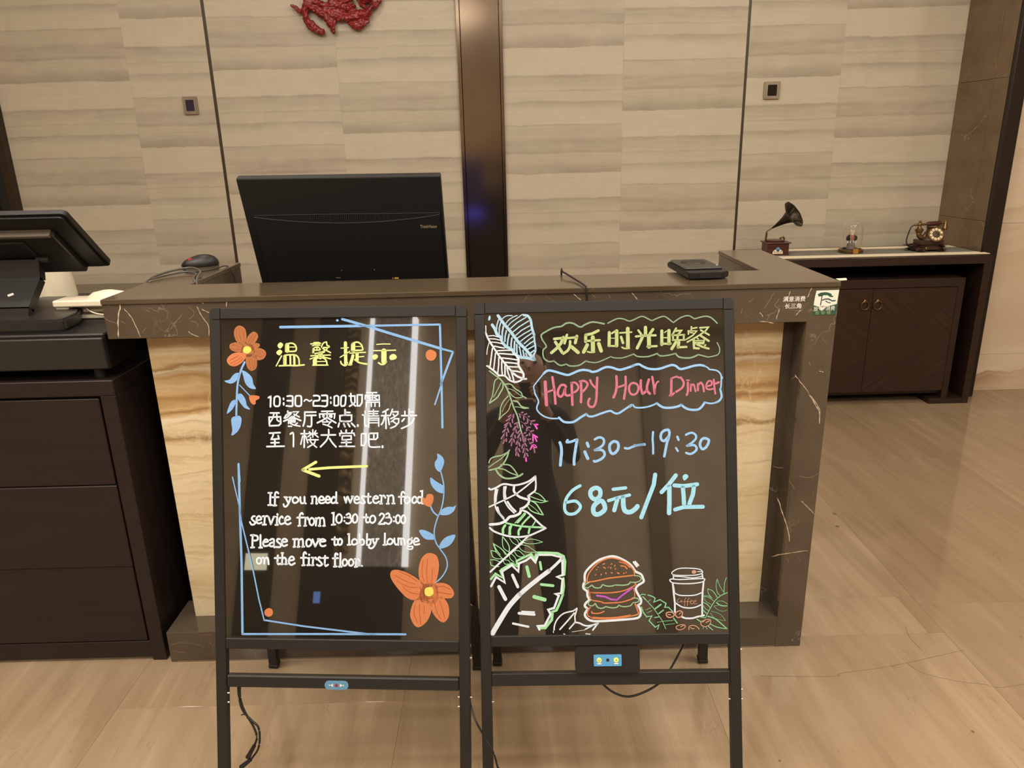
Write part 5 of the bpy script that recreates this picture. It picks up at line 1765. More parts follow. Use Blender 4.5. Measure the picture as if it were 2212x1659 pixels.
# lower half stands a little proud; the curved louvre strip runs along its upper edge
m = MB(); edge = [(.03+i*(Wm-.04)/24, -.118-.024*math.sin(math.pi*i/24)**.8) for i in range(25)]
poly = edge+[(Wm-.01, -Hm+.002), (.03, -Hm+.002)]
m.prism(poly, *zb(-.001, .010), M=T); m.build('lower_cover', M['monitor'], mo)
m = MB()
for x0, y0, x1, y1 in ((.0, -.116, Wm, -.116),):
    m.tube([T @ Vector((.03, -.1165, zs_*.001)), T @ Vector((Wm-.01, -.1165, zs_*.001))], .0006, smooth=False)
m.tube([T @ Vector((x, y, zs_*.0105)) for x, y in edge], .0007, smooth=False); m.build('louvre_edge', M['grille'], mo)
m = MB()
for i in range(96):
    x = .042+i*(Wm-.062)/96; dpt = .024*math.sin(math.pi*(x-.03)/(Wm-.04))**.8
    if dpt > .004: m.tube([T @ Vector((x+.004, -.1175, zs_*.0012)), T @ Vector((x-.002, -.1175-dpt, zs_*.0022))], .0008, n=4, smooth=False)
m.build('louvres', M['grille'], mo, stuff=True)
G2 = T if zs_ > 0 else T @ Matrix.Diagonal((1, 1, -1, 1))
text_mesh('ThinkVision', .0150, T @ Matrix.Translation((.561, -.158, zs_*.0105)), 'logo_lettering', 'logo_grey', mo, sx=.72)
m = MB(); m.box((.175, -.352, *[])if False else (.175, -.352, zb(.009, .0106)[0]), (.222, -.342, zb(.009, .0106)[1]), M=T); m.build('label_plate', M['grille'], mo)
m = MB()
for x in (.247, .252): pass
m.box((.247, -.334, zb(.009, .0112)[0]), (.262, -.331, zb(.009, .0112)[1]), M=T); m.build('vent_strip', M['lgrey'], mo)
for x in (.30, .355):
    m = MB(); m.box((x-.006, -.352, zb(.009, .016)[0]), (x+.009, -.346, zb(.009, .016)[1]), M=T, bev=.0008); m.build('mount_clip', M['lgrey'], mo)
m = MB(); m.box((.436, -.339, zb(.009, .0108)[0]), (.449, -.334, zb(.009, .0108)[1]), M=T); m.prism([(.428, -.338), (.433, -.338), (.4305, -.334)], *zb(.009, .0108), M=T); m.build('warning_label', M['yellow_lbl'], mo)
for x in (.27, .375):
    m = MB(); c = T @ Vector((x, -.305, zs_*.0105)); m.sph(c, .0016, (1, .6, 1.6)); m.build('screw', M['lgrey'], mo)
ax = T @ Vector((Wm/2, -Hm*.72, 0))
m = MB(); m.box((ax.x-.035, 2.39, .76), (ax.x+.035, 2.43, 1.13), bev=.006); m.build('stand_column', M['monitor'], mo)
m = MB(); m.box((ax.x-.12, 2.30, .7505), (ax.x+.12, 2.52, .762), bev=.004); m.build('stand_base', M['monitor'], mo)

bx = thing('added_light_box', (-.33, 2.56, .7505), 'added unseen black box with two blue light lines behind the counter', 'light box')  # invented source for the blue reflection on the bronze pillar
m = MB(); m.box((-.44, 2.535, .7505), (-.22, 2.592, 1.03), bev=.003); m.build('case', M['black'], bx)
for z in (.938, .962):
    m = MB(); m.box((-.36, 2.591, z), (-.225, 2.594, z+.005)); m.build('light_line', M['blue_line'], bx)

# ------------------------------------------------------------ till (point of sale terminal), left edge
po = thing('till_terminal', (-1.45, 2.2, 1.047), 'black touchscreen till terminal tilted on the cash drawer', 'till')
tTR, tBR = Vector((-1.2, 2.064, 1.356)), Vector((-1.2, 2.254, 1.186)); ln = (tTR-tBR).length
T = frame4(tTR, Vector((1, 0, 0)), tTR-tBR); zs_ = 1 if T.col[2].y < 0 else -1
def zb(a, b): return (min(a*zs_, b*zs_), max(a*zs_, b*zs_))
m = MB(); m.prism(rect(.37, ln, .014, cx=-.185, cy=-ln/2), *zb(-.020, -.006), M=T); m.prism(rect(.352, ln-.018, .012, cx=-.185, cy=-ln/2), *zb(-.006, 0.001), M=T); m.build('screen_housing', M['black'], po)
m = MB(); m.box((-.352, -ln+.016, zb(-.0215, -.020)[0]), (-.018, -.016, zb(-.0215, -.020)[1]), M=T); m.build('touchscreen', M['dark'], po)
m = MB(); m.box((-.31, -ln+.010, zb(0, .020)[0]), (-.062, -.064, zb(0, .020)[1]), bev=.003, M=T); m.build('rear_bracket', M['dgrey'], po)
m = MB(); m.box((-.30, -.070, zb(.0, .0235)[0]), (-.070, -.058, zb(.0, .0235)[1]), bev=.002, M=T); m.build('bracket_lip', M['lgrey'], po)
m = MB(); m.box((-.29, -.16, zb(.02, .026)[0]), (-.155, -.085, zb(.02, .026)[1]), bev=.002, M=T); m.build('recess_cover', M['dark'], po)
for x in (-.29, -.145):
    m = MB(); m.cyl(T @ Vector((x-.018, -.165, zs_*.028)), T @ Vector((x+.018, -.165, zs_*.028)), .010); m.build('hinge_barrel', M['dgrey'], po, smooth=40)
h = T @ Vector((-.21, -.165, zs_*.028))
m = MB(); arm = [Vector((h.x, h.y, h.z)), Vector((h.x, h.y-.012, 1.17)), Vector((h.x, 2.075, 1.10)), Vector((h.x, 2.06, 1.056))]
for i in range(3):
    a_, b_ = arm[i], arm[i+1]; wd = .058
    d_ = (b_-a_).normalized(); n_ = Vector((0, d_.z, -d_.y))*.013
    b4 = bmesh.new(); vs = [b4.verts.new(p) for p in (a_+n_+Vector((-wd, 0, 0)), a_+n_+Vector((wd, 0, 0)), a_-n_+Vector((wd, 0, 0)), a_-n_+Vector((-wd, 0, 0)), b_+n_+Vector((-wd, 0, -.002)), b_+n_+Vector((wd, 0, -.002)), b_-n_+Vector((wd, 0, -.002)), b_-n_+Vector((-wd, 0, -.002)))]
    for q in ((0, 1, 2, 3), (7, 6, 5, 4), (0, 4, 5, 1), (1, 5, 6, 2), (2, 6, 7, 3), (3, 7, 4, 0)): b4.faces.new([vs[j] for j in q])
    m.merge(b4)
m.build('stand_arm', M['black'], po)
m = MB(); m.prism([(-1.62, 2.00), (-1.245, 2.00), (-1.228, 2.015), (-1.235, 2.10), (-1.30, 2.24), (-1.40, 2.32), (-1.60, 2.32)], 1.0475, 1.082); bmesh.ops.bevel(m.bm, geom=m.bm.edges[:], offset=.006, segments=2, affect='EDGES'); m.build('base', M['dgrey'], po, smooth=40)
m = MB(); m.prism(rect(.018, .006, .002), 0, .001, face(h.x+.012, 2.072, 1.142) @ Matrix.Rotation(.3, 4, 'Z')); m.build('emblem', M['letter_white'], po)
# smoked tray, paper cup and white desk telephone on the drawer
m = MB(); m.prism(rect(.21, .12, .03, cx=-1.47, cy=2.42), 1.0475, 1.062); m.prism(rect(.17, .08, .02, cx=-1.47, cy=2.42), 1.062, 1.066); bmesh.ops.bevel(m.bm, geom=m.bm.edges[:], offset=.0015, segments=1, affect='EDGES')
o = m.build('card_tray', M['dgrey']); tag(o, 'dark grey plastic tray in front of the white tub', 'tray')
cu = thing('paper_tub', (-1.56, 2.55, 1.0475), 'white tapered tub with dark rim behind the till', 'tub')
m = MB(); m.lathe([(.062, 0), (.063, .006), (.054, .098), (.0545, .102)], 32, Matrix.Translation((-1.56, 2.55, 1.0475))); m.build('body', M['white'], cu, smooth=50)
m = MB(); m.lathe([(.0548, .100), (.0565, .102), (.0565, .107), (.050, .108)], 32, Matrix.Translation((-1.56, 2.55, 1.0475))); m.build('rim', M['rim'], cu, smooth=50)
m = MB(); m.cyl((-1.56, 2.55, 1.1475), (-1.56, 2.55, 1.1535), .051, n=32); m.build('lid', M['white'], cu)
ph = thing('desk_machine', (-1.24, 2.22, 1.0475), 'cream white plastic desk machine half hidden behind the counter end', 'machine')
m = MB(); m.box((-1.318, 2.165, 1.0485), (-1.14, 2.22, 1.060), bev=.003); m.build('foot_plate', M['white'], ph)
m = MB(); m.box((-1.330, 2.150, 1.058), (-1.292, 2.22, 1.094), bev=.003); m.box((-1.292, 2.19, 1.060), (-1.14, 2.22, 1.088), bev=.002); m.build('body', M['white'], ph)
m = MB(); m.box((-1.333, 2.142, 1.088), (-1.14, 2.225, 1.108), bev=.004); m.build('cover', M['white'], ph)
m = MB(); m.box((-1.262, 2.168, 1.068), (-1.17, 2.19, 1.086), bev=.002); m.build('cassette', M['logo_grey'], ph)
m = MB(); m.lathe([(.085, 0), (.083, .006), (.06, .018), (.02, .024), (.001, .025)], 32, Matrix.Translation((-1.185, 2.185, 1.106)) @ Matrix.Diagonal((.75, .4, 1, 1))); m.build('dome_lid', M['white'], ph, smooth=60)
m = MB(); m.tube([(-1.25, 2.165, 1.085), (-1.235, 2.155, 1.075), (-1.21, 2.15, 1.066), (-1.18, 2.15, 1.062)], .002); m.build('lead', M['white'], ph)

# ------------------------------------------------------------ mouse and cable on the left return
ms = thing('computer_mouse', (-1.045, 2.53, ZT), 'black computer mouse with red scroll wheel on the marble return', 'mouse', rz=.9)
Tm = Matrix.Translation((-1.045, 2.535, ZT)) @ Matrix.Rotation(math.radians(205), 4, 'Z')
b = bmesh.new(); bmesh.ops.create_uvsphere(b, u_segments=28, v_segments=18, radius=1)
for vv in b.verts:
    x, y, z = vv.co; x *= .060; y *= .032*(1-.12*(x/.060)); z = max(z, -.15)*.034*(1-.22*((x/.060)+.2)) if z > -.15 else -.15*.03
    vv.co = Vector((x, y, z+.006))
m = MB(); m.merge(b, Tm); m.build('shell', M['black'], ms, smooth=60)
m = MB(); c = Tm @ Vector((.030, .012, .0245)); a_ = (Tm.to_3x3() @ Vector((0, 1, 0))); m.cyl(c-a_*.003, c+a_*.003, .0065); m.build('scroll_wheel', M['red'], ms, smooth=40)
m = MB(); m.tube([Tm @ Vector((.060, 0, .006)), (-1.06, 2.44, ZT+.004), (-1.02, 2.38, ZT+.003), (-.962, 2.42, ZT+.003), (-.945, 2.50, ZT+.003), (-.925, 2.50, ZT-.03), (-.92, 2.5, ZT-.15)], .0017); m.build('lead', M['cord'], ms, smooth=50)
cc = MB(); z = ZT+.004
cc.tube([(-1.095, 2.20, z-.03), (-1.088, 2.24, z), (-1.07, 2.34, z+.008), (-1.02, 2.39, z+.012), (-.965, 2.33, z+.008), (-.94, 2.24, z+.002), (-.925, 2.19, z-.02)], .0035)
cc.tube([(-1.085, 2.25, z-.0), (-1.06, 2.32, z+.002), (-1.02, 2.36, z+.004), (-.975, 2.32, z+.002), (-.952, 2.24, z), (-.925, 2.22, z-.02)], .003)
o = cc.build('cable_loop', M['gcord'], smooth=50); tag(o, 'grey and black cable looped over the left marble return', 'cable')
# thin cable over the counter front edge
cc = MB(); cc.tube([(.157, 2.174, 1.02), (.157, 2.172, ZT+.006), (.160, 2.14, ZT+.012), (.186, 2.05, ZT+.006), (.203, 1.96, ZT+.004), (.206, 1.940, ZT-.006), (.209, 1.938, 1.06), (.215, 1.935, .9), (.22, 1.93, .5)], .0026)
o = cc.build('counter_cable', M['cord'], smooth=50); tag(o, 'thin black cable running over the counter top behind the right board', 'cable')

# ------------------------------------------------------------ card reader on the counter
cr = thing('card_reader', (.545, 2.13, ZT), 'flat black card reader box with round raised dial on the counter', 'card reader')
R_ = Matrix.Translation((.546, 2.132, ZT)) @ Matrix.Rotation(math.radians(3), 4, 'Z')
m = MB(); m.prism([(-.058, -.112), (.040, -.112), (.062, -.09), (.062, .095), (.050, .112), (-.058, .112)][::1], .003, .020, R_); bmesh.ops.bevel(m.bm, geom=m.bm.edges[:], offset=.003, segments=2, affect='EDGES'); m.build('body', M['black'], cr, smooth=35)
m = MB(); m.box((-.052, -.06, .019), (.054, .105, .026), bev=.003, M=R_); m.build('top_cover', M['dgrey'], cr)
m = MB(); m.lathe([(.036, 0), (.035, .0016), (.031, .0018), (.030, .0006), (.002, .0006)], 36, R_ @ Matrix.Translation((0, .045, .026))); m.build('dial', M['black'], cr, smooth=40)
m = MB(); m.sph(R_ @ Vector((.047, -.028, .0262)), .0016); m.build('indicator', M['led'], cr)
m = MB(); m.prism([(-.03, -.1155), (.03, -.1155), (.02, -.110), (-.02, -.110)], .006, .016, R_); m.build('card_slot', M['dark'], cr)
m = MB(); m.prism([(.883, 1.957), (.905, 1.962), (.915, 1.99), (.885, 1.985)], ZT+.0002, ZT+.0012); o = m.build('paper_slip', M['runner_white']); tag(o, 'small pale paper slip poking out past the counter corner', 'paper')

# ------------------------------------------------------------ sticker and white film lettering on the marble
st_ = thing('sticker', (.8475, YC, 1.05), 'white and green rounded sticker with flag emblem on the counter corner', 'sticker')
def sp(px, py):  # traced emblem points (mm grid of the sticker face)
    return ((px-1520)/14.747/1000*1.22, (640-py)/14.747/1000*1.235)
F0 = face(.8475, YC-.0002, 1.0875)
def E_(poly, name, mat, lo, hi, sm=False):
    pts = [Vector(sp(*q)) for q in poly]
    if sm: pts = catmull(pts, 4, True)
    m = MB(); m.prism([(q.x, q.y) for q in pts], lo, hi, F0); return m.build(name, M[mat], st_)
m = MB(); m.prism(rect(.0625, .0665, .004), 0, .0004, F0); m.build('film', M['green'], st_)
E_([(1190, 245), (1920, 235), (1890, 690), (1420, 800), (1140, 710), (1165, 400)], 'white_field', 'stick_white', .0004, .0005)
E_([(1240, 360), (1330, 310), (1480, 295), (1600, 320), (1700, 370), (1680, 400), (1750, 430), (1740, 465), (1640, 455), (1560, 400), (1440, 395), (1360, 430), (1275, 435)], 'flag_emblem', 'green', .0005, .0006)
E_([(1375, 400), (1405, 400), (1380, 720), (1345, 720)], 'flag_pole', 'stick_blue', .0005, .0006)
E_([(1395, 540), (1480, 505), (1600, 500), (1690, 540), (1720, 565), (1840, 560), (1840, 600), (1720, 605), (1640, 560), (1560, 540), (1480, 545), (1400, 580)], 'flag_emblem', 'stick_blue', .0005, .0006)
E_([(1500, 570), (1540, 575), (1600, 620), (1690, 635), (1680, 665), (1600, 650), (1520, 605)], 'flag_emblem', 'stick_blue', .0005, .0006)
hp = [(1425, 760), (1470, 725), (1520, 730), (1545, 770), (1520, 830), (1420, 905), (1330, 840), (1315, 780), (1345, 735), (1390, 730)]
E_(hp, 'heart', 'stick_white', .0006, .0007, True)
m = MB(); c0 = [Vector(sp(1425+(x-1425)*.8, 812+(y-812)*.8)) for x, y in hp]; m.tube([F0 @ Vector((q.x, q.y, .0008)) for q in catmull(c0+[c0[0]], 3)], .00045, n=5, smooth=False)
sw = [(1400, 770), (1440, 785), (1465, 770), (1455, 750), (1430, 760)]; m.tube([F0 @ Vector((*sp(*q), .0008)) for q in sw], .0004, n=5); m.build('heart_outline', M['stick_blue'], st_)
text_mesh('放', .0135, F0 @ Matrix.Translation((*sp(1225, 845), .0005)), 'sticker_lettering', 'letter_white', st_, sx=.95)
text_mesh('消费', .0135, F0 @ Matrix.Translation((*sp(1695, 835), .0005)), 'sticker_lettering', 'letter_white', st_, sx=.95)
text_mesh('在 安 徽', .0100, F0 @ Matrix.Translation((*sp(1475, 975), .0005)), 'sticker_lettering', 'olive', st_, sx=1.2)
fl_ = thing('film_lettering', (.763, YC, 1.07), 'small white Chinese film lettering in two lines on the marble edge', 'lettering')
text_mesh('满意消费', .0152, face(.763, YC-.0002, 1.0985), 'letters', 'letter_white', fl_, offset=.00012)
text_mesh('长三角', .0152, face(.762, YC-.0002, 1.0795), 'letters', 'letter_white', fl_, offset=.00012, sx=1.03)

# ------------------------------------------------------------ gramophone ornament
gz = CZ+.0026; gx, gy = 1.567, 4.36
gm = thing('gramophone', (gx, gy, gz), 'small gramophone ornament with dark flared horn and red wooden box', 'ornament')
m = MB(); m.box((gx-.062, gy-.052, gz+.004), (gx+.062, gy+.052, gz+.068), bev=.002); m.box((gx-.067, gy-.057, gz), (gx+.067, gy+.057, gz+.006), bev=.002); m.build('box', M['redwood'], gm)
m = MB(); m.box((gx-.071, gy-.060, gz+.066), (gx+.073, gy+.060, gz+.073), bev=.003, seg=2); m.cyl((gx-.004, gy, gz+.073), (gx-.004, gy, gz+.079), .054, n=36); m.build('lid', M['redwood'], gm)
m = MB(); m.cyl((gx-.004, gy, gz+.079), (gx-.004, gy, gz+.082), .048, n=36); m.build('turntable', M['redwood'], gm)
m = MB(); m.tube([(gx+.02, gy-.02, gz+.088), (gx+.022, gy-.022, gz+.097), (gx+.036, gy-.024, gz+.099), (gx+.042, gy-.022, gz+.084)], .005); m.sph((gx+.02, gy-.02, gz+.094), .007, (1.3, 1, .6)); m.build('tone_arm', M['brass'], gm, smooth=50)
ay = gy+.01
m = MB(); m.tube([(gx-.058, ay, gz+.072), (gx-.054, ay, gz+.125), (gx-.046, ay, gz+.135), (gx-.022, ay, gz+.150)], .0042); m.tube([(gx-.051, ay, gz+.072), (gx-.049, ay, gz+.122)], .002, smooth=False); m.build('horn_pipe', M['brass'], gm, smooth=50)
h0 = Vector((gx-.024, ay, gz+.149)); h1 = h0+Vector((.090, -.088, .086)); ax_ = (h1-h0)
Th = Matrix.Translation(h0) @ ax_.to_track_quat('Z', 'Y').to_matrix().to_4x4(); Lh = ax_.length
wob = lambda a, k: 1+(.05*abs(math.cos(4.5*a))-.02)*max(0, (k-6)/5)
prof = [(.004, 0), (.007, .02), (.012, .045), (.018, .07), (.025, .095), (.033, .115), (.042, .130), (.052, .141), (.063, .149), (.072, .153), (.080, .152), (.078, .150)]
prof = [(r, z*Lh/.155) for r, z in prof]
m = MB(); m.lathe(prof, 54, Th, wob); o = m.build('horn', M['horn'], gm, smooth=40)
m = MB()
for i in range(9):
    a = 2*math.pi*i/9; m.tube([Th @ Vector((r*.97*math.cos(a), r*.97*math.sin(a), z*Lh/.155+.001)) for r, z in ((.02, .08), (.04, .126), (.06, .148), (.077, .1545))], .0013, n=6)
m.build('horn_ribs', M['hornin'], gm)
m = MB(); Tb = face(gx-.002, gy-.0525, gz+.008)
m.prism([(-.030, 0), (.030, 0), (.028, .014), (.020, .022), (.013, .024), (.006, .034), (-.006, .034), (-.013, .024), (-.020, .022), (-.028, .014)], 0, .0015, Tb); bd = m.build('badge', M['cream'], gm)
m = MB(); m.cyl(Tb @ Vector((0, .026, .0012)), Tb @ Vector((0, .026, .0035)), .012, n=24); m.build('badge_medallion', M['pad_blue2'], bd)
m = MB(); m.cyl(Tb @ Vector((0, .020, .003)), Tb @ Vector((0, .020, .0045)), .0065, n=16); m.box((-.022, .009, .0015), (.022, .011, .0022), M=Tb); m.sph(Tb @ Vector((-.02, .015, .0015)), .003); m.sph(Tb @ Vector((.02, .015, .0015)), .003); m.build('badge_detail', M['stick_blue'], bd)
m = MB(); m.box((-.026, .003, .0015), (.026, .0045, .002), M=Tb); m.build('badge_line', M['btn_red'], bd)

# ------------------------------------------------------------ glass dome with figurine
dx, dy = 2.008, 4.35
dm = thing('glass_dome', (dx, dy, gz), 'clear glass dome ornament with brass base holding a tiny doll', 'ornament')
m = MB(); m.lathe([(.001, 0), (.066, 0), (.068, .003), (.068, .018), (.060, .022), (.001, .022)], 40, Matrix.Translation((dx, dy, gz))); m.build('base', M['brass'], dm, smooth=40)
m = MB(); m.box((dx-.016, dy-.0705, gz), (dx+.014, dy-.062, gz+.030), bev=.0015); m.build('name_plate', M['gold'], dm)
out = [(.056, .022), (.056, .14)]+[(.056*math.cos(math.radians(a)), .14+.056*math.sin(math.radians(a))) for a in range(8, 89, 8)]+[(.0005, .196)]
inn = [(max(.0004, r-.0018), z-(.0018 if z > .14 else 0)) for r, z in out][::-1]
m = MB(); m.lathe(out+inn, 40, Matrix.Translation((dx, dy, gz))); m.keep = True; m.build('glass', M['glass'], dm, smooth=60)
dl = thing('figurine', (dx-.006, dy-.006, gz+.0225), 'tiny doll in pink and white with black sleeves inside the glass dome', 'figurine')
c = Vector((dx-.006, dy-.006, gz+.0225))
m = MB(); m.lathe([(.024, 0), (.022, .02), (.014, .045), (.011, .05)], 24, Matrix.Translation(c)); m.build('skirt', M['dollgrey'], dl, smooth=60)
m = MB(); m.lathe([(.013, .044), (.015, .056), (.016, .075), (.012, .080)], 20, Matrix.Translation(c)); m.build('bodice', M['dollpink'], dl, smooth=60)
m = MB()
for s_ in (-1, 1): m.sph(c+Vector((s_*.021, -.004, .060)), .012, (.9, .9, 1.35)); m.sph(c+Vector((s_*.014, -.0, .07)), .010)
m.build('sleeves', M['curtain'], dl, smooth=60)
for x in (-.024, -.010, .008, .022):
    m = MB(); m.cyl(c+Vector((x, -.012, .034)), c+Vector((x, -.012, .048)), .0038, n=12); m.build('ribbon_end', M['letter_white'], dl)
m = MB(); m.lathe([(.010, .078), (.014, .090), (.016, .102), (.010, .104)], 20, Matrix.Translation(c)); m.sph(c+Vector((-.006, 0, .102)), .008); m.sph(c+Vector((.007, 0, .101)), .007); m.build('bonnet', M['cream'], dl, smooth=60)

# ------------------------------------------------------------ antique telephone
tx, ty = 2.452, 4.35
te = thing('antique_telephone', (tx, ty, gz), 'antique brown rotary telephone with brass handset and white dial', 'telephone')
P_ = lambda a, b, c_: Vector((tx+a, ty+b, gz+c_))
m = MB(); m.prism([(x, y) for x, y in rect(.168, .115, .03)], .010, .030, Matrix.Translation((tx-.005, ty, gz))); m.prism([(x, y) for x, y in rect(.155, .10, .026)], .030, .036, Matrix.Translation((tx-.005, ty, gz))); bmesh.ops.bevel(m.bm, geom=m.bm.edges[:], offset=.004, segments=2, affect='EDGES'); m.build('base', M['brownwood'], te, smooth=40)
for a in (-.078, -.04, .05, .076):
    for bb in (-.048, .045):
        m = MB(); m.sph(P_(a, bb, .008), .009, (1, 1, .9)); m.build('foot', M['brownwood'], te, smooth=60)
m = MB(); m.box((tx-.062, ty-.045, gz+.036), (tx+.072, ty+.045, gz+.064), bev=.005, seg=2); m.build('body', M['brownwood'], te)
m = MB(); m.lathe([(.062, .064), (.058, .075), (.040, .095), (.028, .115), (.026, .128), (.034, .134)], 28, Matrix.Translation((tx+.018, ty+.004, gz))); m.build('neck', M['brownwood'], te, smooth=60)
m = MB(); m.sph(P_(-.064, -.03, .022), .012); m.sph(P_(-.03, -.055, .018), .011, (1, .6, 1)); m.build('rosette', M['brass'], te, smooth=60)
dc = P_(.020, -.042, .096); dn_ = Vector((-.12, -.86, .42)).normalized(); Td = Matrix.Translation(dc) @ dn_.to_track_quat('Z', 'Y').to_matrix().to_4x4()
m = MB(); m.lathe([(.001, -.02), (.036, -.02), (.043, -.002), (.044, .002), (.040, .006), (.001, .006)], 36, Td); dl_ = m.build('dial', M['brass'], te, smooth=40)
m = MB(); m.lathe([(.001, .006), (.018, .006), (.017, .009), (.001, .010)], 28, Td); m.build('dial_centre', M['brownwood'], te, smooth=40)
for i in range(10):
    a = math.radians(20+i*34); q0 = Td @ Vector((.029*math.cos(a), .029*math.sin(a), .006)); q1 = Td @ Vector((.029*math.cos(a), .029*math.sin(a), .008))
    m = MB(); m.cyl(q0, q1, .0066, n=16); o = m.build('number_plate', M['cream'], dl_)
    m = MB(); 
ms_ = MB()
for i in range(10):
    a = math.radians(20+i*34); q1 = Td @ Vector((.029*math.cos(a), .029*math.sin(a), .0081)); ms_.cyl(q1, q1+dn_*.0003, .0022, n=8)
ms_.build('dial_marks', M['brownwood'], te)
m = MB(); m.tube([P_(-.012, -.002, .140), P_(-.010, -.002, .134), P_(.018, -.002, .132), P_(.046, -.002, .134), P_(.048, -.002, .142)], .005); m.cyl(P_(.018, 0, .118), P_(.018, 0, .134), .008); m.build('cradle', M['brass'], te, smooth=50)
hs = thing('handset', (tx-.01, ty, gz+.14), 'brass handset with dark red wooden grip lying on the antique telephone', 'telephone handset')
m = MB(); m.cyl(P_(-.012, -.004, .153), P_(.052, -.004, .156), .0135, .0135, n=24); m.cyl(P_(-.020, -.004, .1526), P_(-.012, -.004, .153), .009, .0135, n=24); m.cyl(P_(.052, -.004, .156), P_(.060, -.004, .1564), .0135, .009, n=24); m.build('grip', M['redwood'], hs, smooth=40)
m = MB(); m.cyl(P_(-.082, -.004, .150), P_(-.018, -.004, .1526), .0065, n=16); m.cyl(P_(.058, -.004, .156), P_(.088, -.004, .157), .006, n=16); m.sph(P_(-.060, -.004, .152), .012, (1, 1, 1.1)); m.sph(P_(-.060, -.004, .168), .0065); m.sph(P_(-.082, -.004, .150), .008, (1.4, 1, 1)); m.build('rod', M['brass'], hs, smooth=50)
m = MB(); m.lathe([(.001, 0), (.014, 0), (.022, .012), (.024, .020), (.012, .030), (.007, .042), (.001, .042)], 24, Matrix.Translation(P_(-.060, -.004, .103))); m.build('mouthpiece', M['brass'], hs, smooth=50)
m = MB(); m.tube([P_(-.058, -.004, .108), P_(-.060, -.006, .092), P_(-.045, -.008, .078), P_(-.026, -.008, .082), P_(-.022, -.008, .094)], lambda f: .015-.004*f, n=12); m.build('speaking_tube', M['brass'], hs, smooth=50)
m = MB(); m.lathe([(.001, 0), (.013, 0), (.015, .012), (.012, .016), (.013, .028), (.009, .034), (.006, .046), (.001, .056)], 24, Matrix.Translation(P_(.088, -.004, .118))); m.build('earpiece', M['brass'], hs, smooth=50)
m = MB(); m.tube([P_(-.088, -.004, .150), P_(-.108, -.004, .138), P_(-.120, -.004, .10), P_(-.126, -.004, .06), P_(-.112, -.004, .030), P_(-.078, -.004, .020)], .0036); o = m.build('handset_cord', M['cord'], te, smooth=50)

# ------------------------------------------------------------ red lacquer wall sculpture (its lower end hangs into view)
pts = []
def blob(a, b, r): pts.append((-1.181+(600+a/8.508-635)*.00264, 2.337-b/8.508*.00246, r/8.508*.00262*1.28))
def path(lst):
    for (a0, b0, r0), (a1, b1, r1) in zip(lst, lst[1:]):
        for i in range(6): f = i/6; blob(a0+(a1-a0)*f, b0+(b1-b0)*f, r0+(r1-r0)*f)
    blob(*lst[-1])
path([(285, 120, 26), (340, 160, 28), (370, 225, 34), (440, 220, 34), (520, 190, 55), (560, 60, 60), (600, -60, 70), (680, -120, 80)])
path([(520, 200, 50), (510, 320, 50), (530, 420, 55), (610, 500, 62), (690, 560, 62), (780, 600, 46)])
path([(600, 100, 60), (700, 200, 70), (800, 260, 75), (900, 330, 75), (955, 420, 72), (970, 520, 52), (985, 600, 34), (998, 650, 18)])
path([(680, 40, 60), (780, 80, 55), (860, 150, 50), (960, 140, 70), (1080, 120, 80), (1180, 180, 85), (1290, 190, 75), (1390, 160, 50)])
path([(820, 240, 60), (960, 260, 80), (1080, 300, 70), (1180, 350, 50), (1280, 360, 60), (1380, 330, 80), (1500, 300, 75), (1600, 320, 60), (1580, 430, 60)])
path([(1280, 470, 22), (1340, 480, 50), (1430, 500, 66), (1520, 490, 60), (1570, 430, 55), (1640, 330, 52), (1700, 240, 48), (1770, 160, 55), (1850, 90, 46), (1870, 30, 40), (1820, -60, 60)])
path([(1480, 30, 32), (1540, 120, 38), (1590, 60, 60), (1680, 20, 66), (1760, 60, 70)]); path([(1090, -60, 90), (1150, 40, 85), (1260, 60, 70), (1330, 20, 55)]); path([(1020, -80, 50), (1000, 20, 50)])
path([(1560, 140, 30), (1640, 200, 30)]); path([(1100, 380, 30), (1140, 420, 16)])
rng = random.Random(5)
cx_, cz_ = -.93, 2.56
for ring_r, nn in ((.20, 46), (.13, 28)):
    for i in range(nn):
        a = 2*math.pi*i/nn
        x = cx_+ring_r*1.15*math.cos(a)+rng.uniform(-.02, .02); z = cz_+ring_r*math.sin(a)+rng.uniform(-.02, .02)
        if z > 2.37: pts.append((x, z, rng.uniform(.018, .032)))
for i in range(30):
    pts.append((cx_+rng.uniform(-.12, .12), cz_+rng.uniform(-.14, .12), rng.uniform(.016, .028)))
b = bmesh.new()
for i, (x, z, r) in enumerate(pts):
    t = bmesh.new(); bmesh.ops.create_icosphere(t, subdivisions=2, radius=1)
    me = bpy.data.meshes.new('t'); t.to_mesh(me); t.free()
    yy = YW-.030-.012*noise.noise(Vector((x*14, 3, z*14)))
    me.transform(Matrix.Translation((x, yy, z)) @ Matrix.Diagonal((r*1.05, min(.024, r*1.3), r*1.05, 1))); b.from_mesh(me); bpy.data.meshes.remove(me)
me = bpy.data.meshes.new('red_wall_sculpture'); b.to_mesh(me); b.free()
tmp = bpy.data.objects.new('tmp', me); COL.objects.link(tmp)
md = tmp.modifiers.new('r', 'REMESH'); md.mode = 'VOXEL'; md.voxel_size = .0036
dg = bpy.context.evaluated_depsgraph_get(); dg.update(); me2 = bpy.data.meshes.new_from_object(tmp.evaluated_get(dg)); bpy.data.objects.remove(tmp)
me2.name = 'red_wall_sculpture'
nrm = [v.normal.copy() for v in me2.vertices]
for v, n_ in zip(me2.vertices, nrm):
    p = v.co; f1 = noise.turbulence(p*38, 3, False)-.42; f2 = noise.noise(p*110)
    v.co = p+n_*(f1*.009+f2*.0028)
    if v.co.y > YW-.0005: v.co.y = YW-.0005
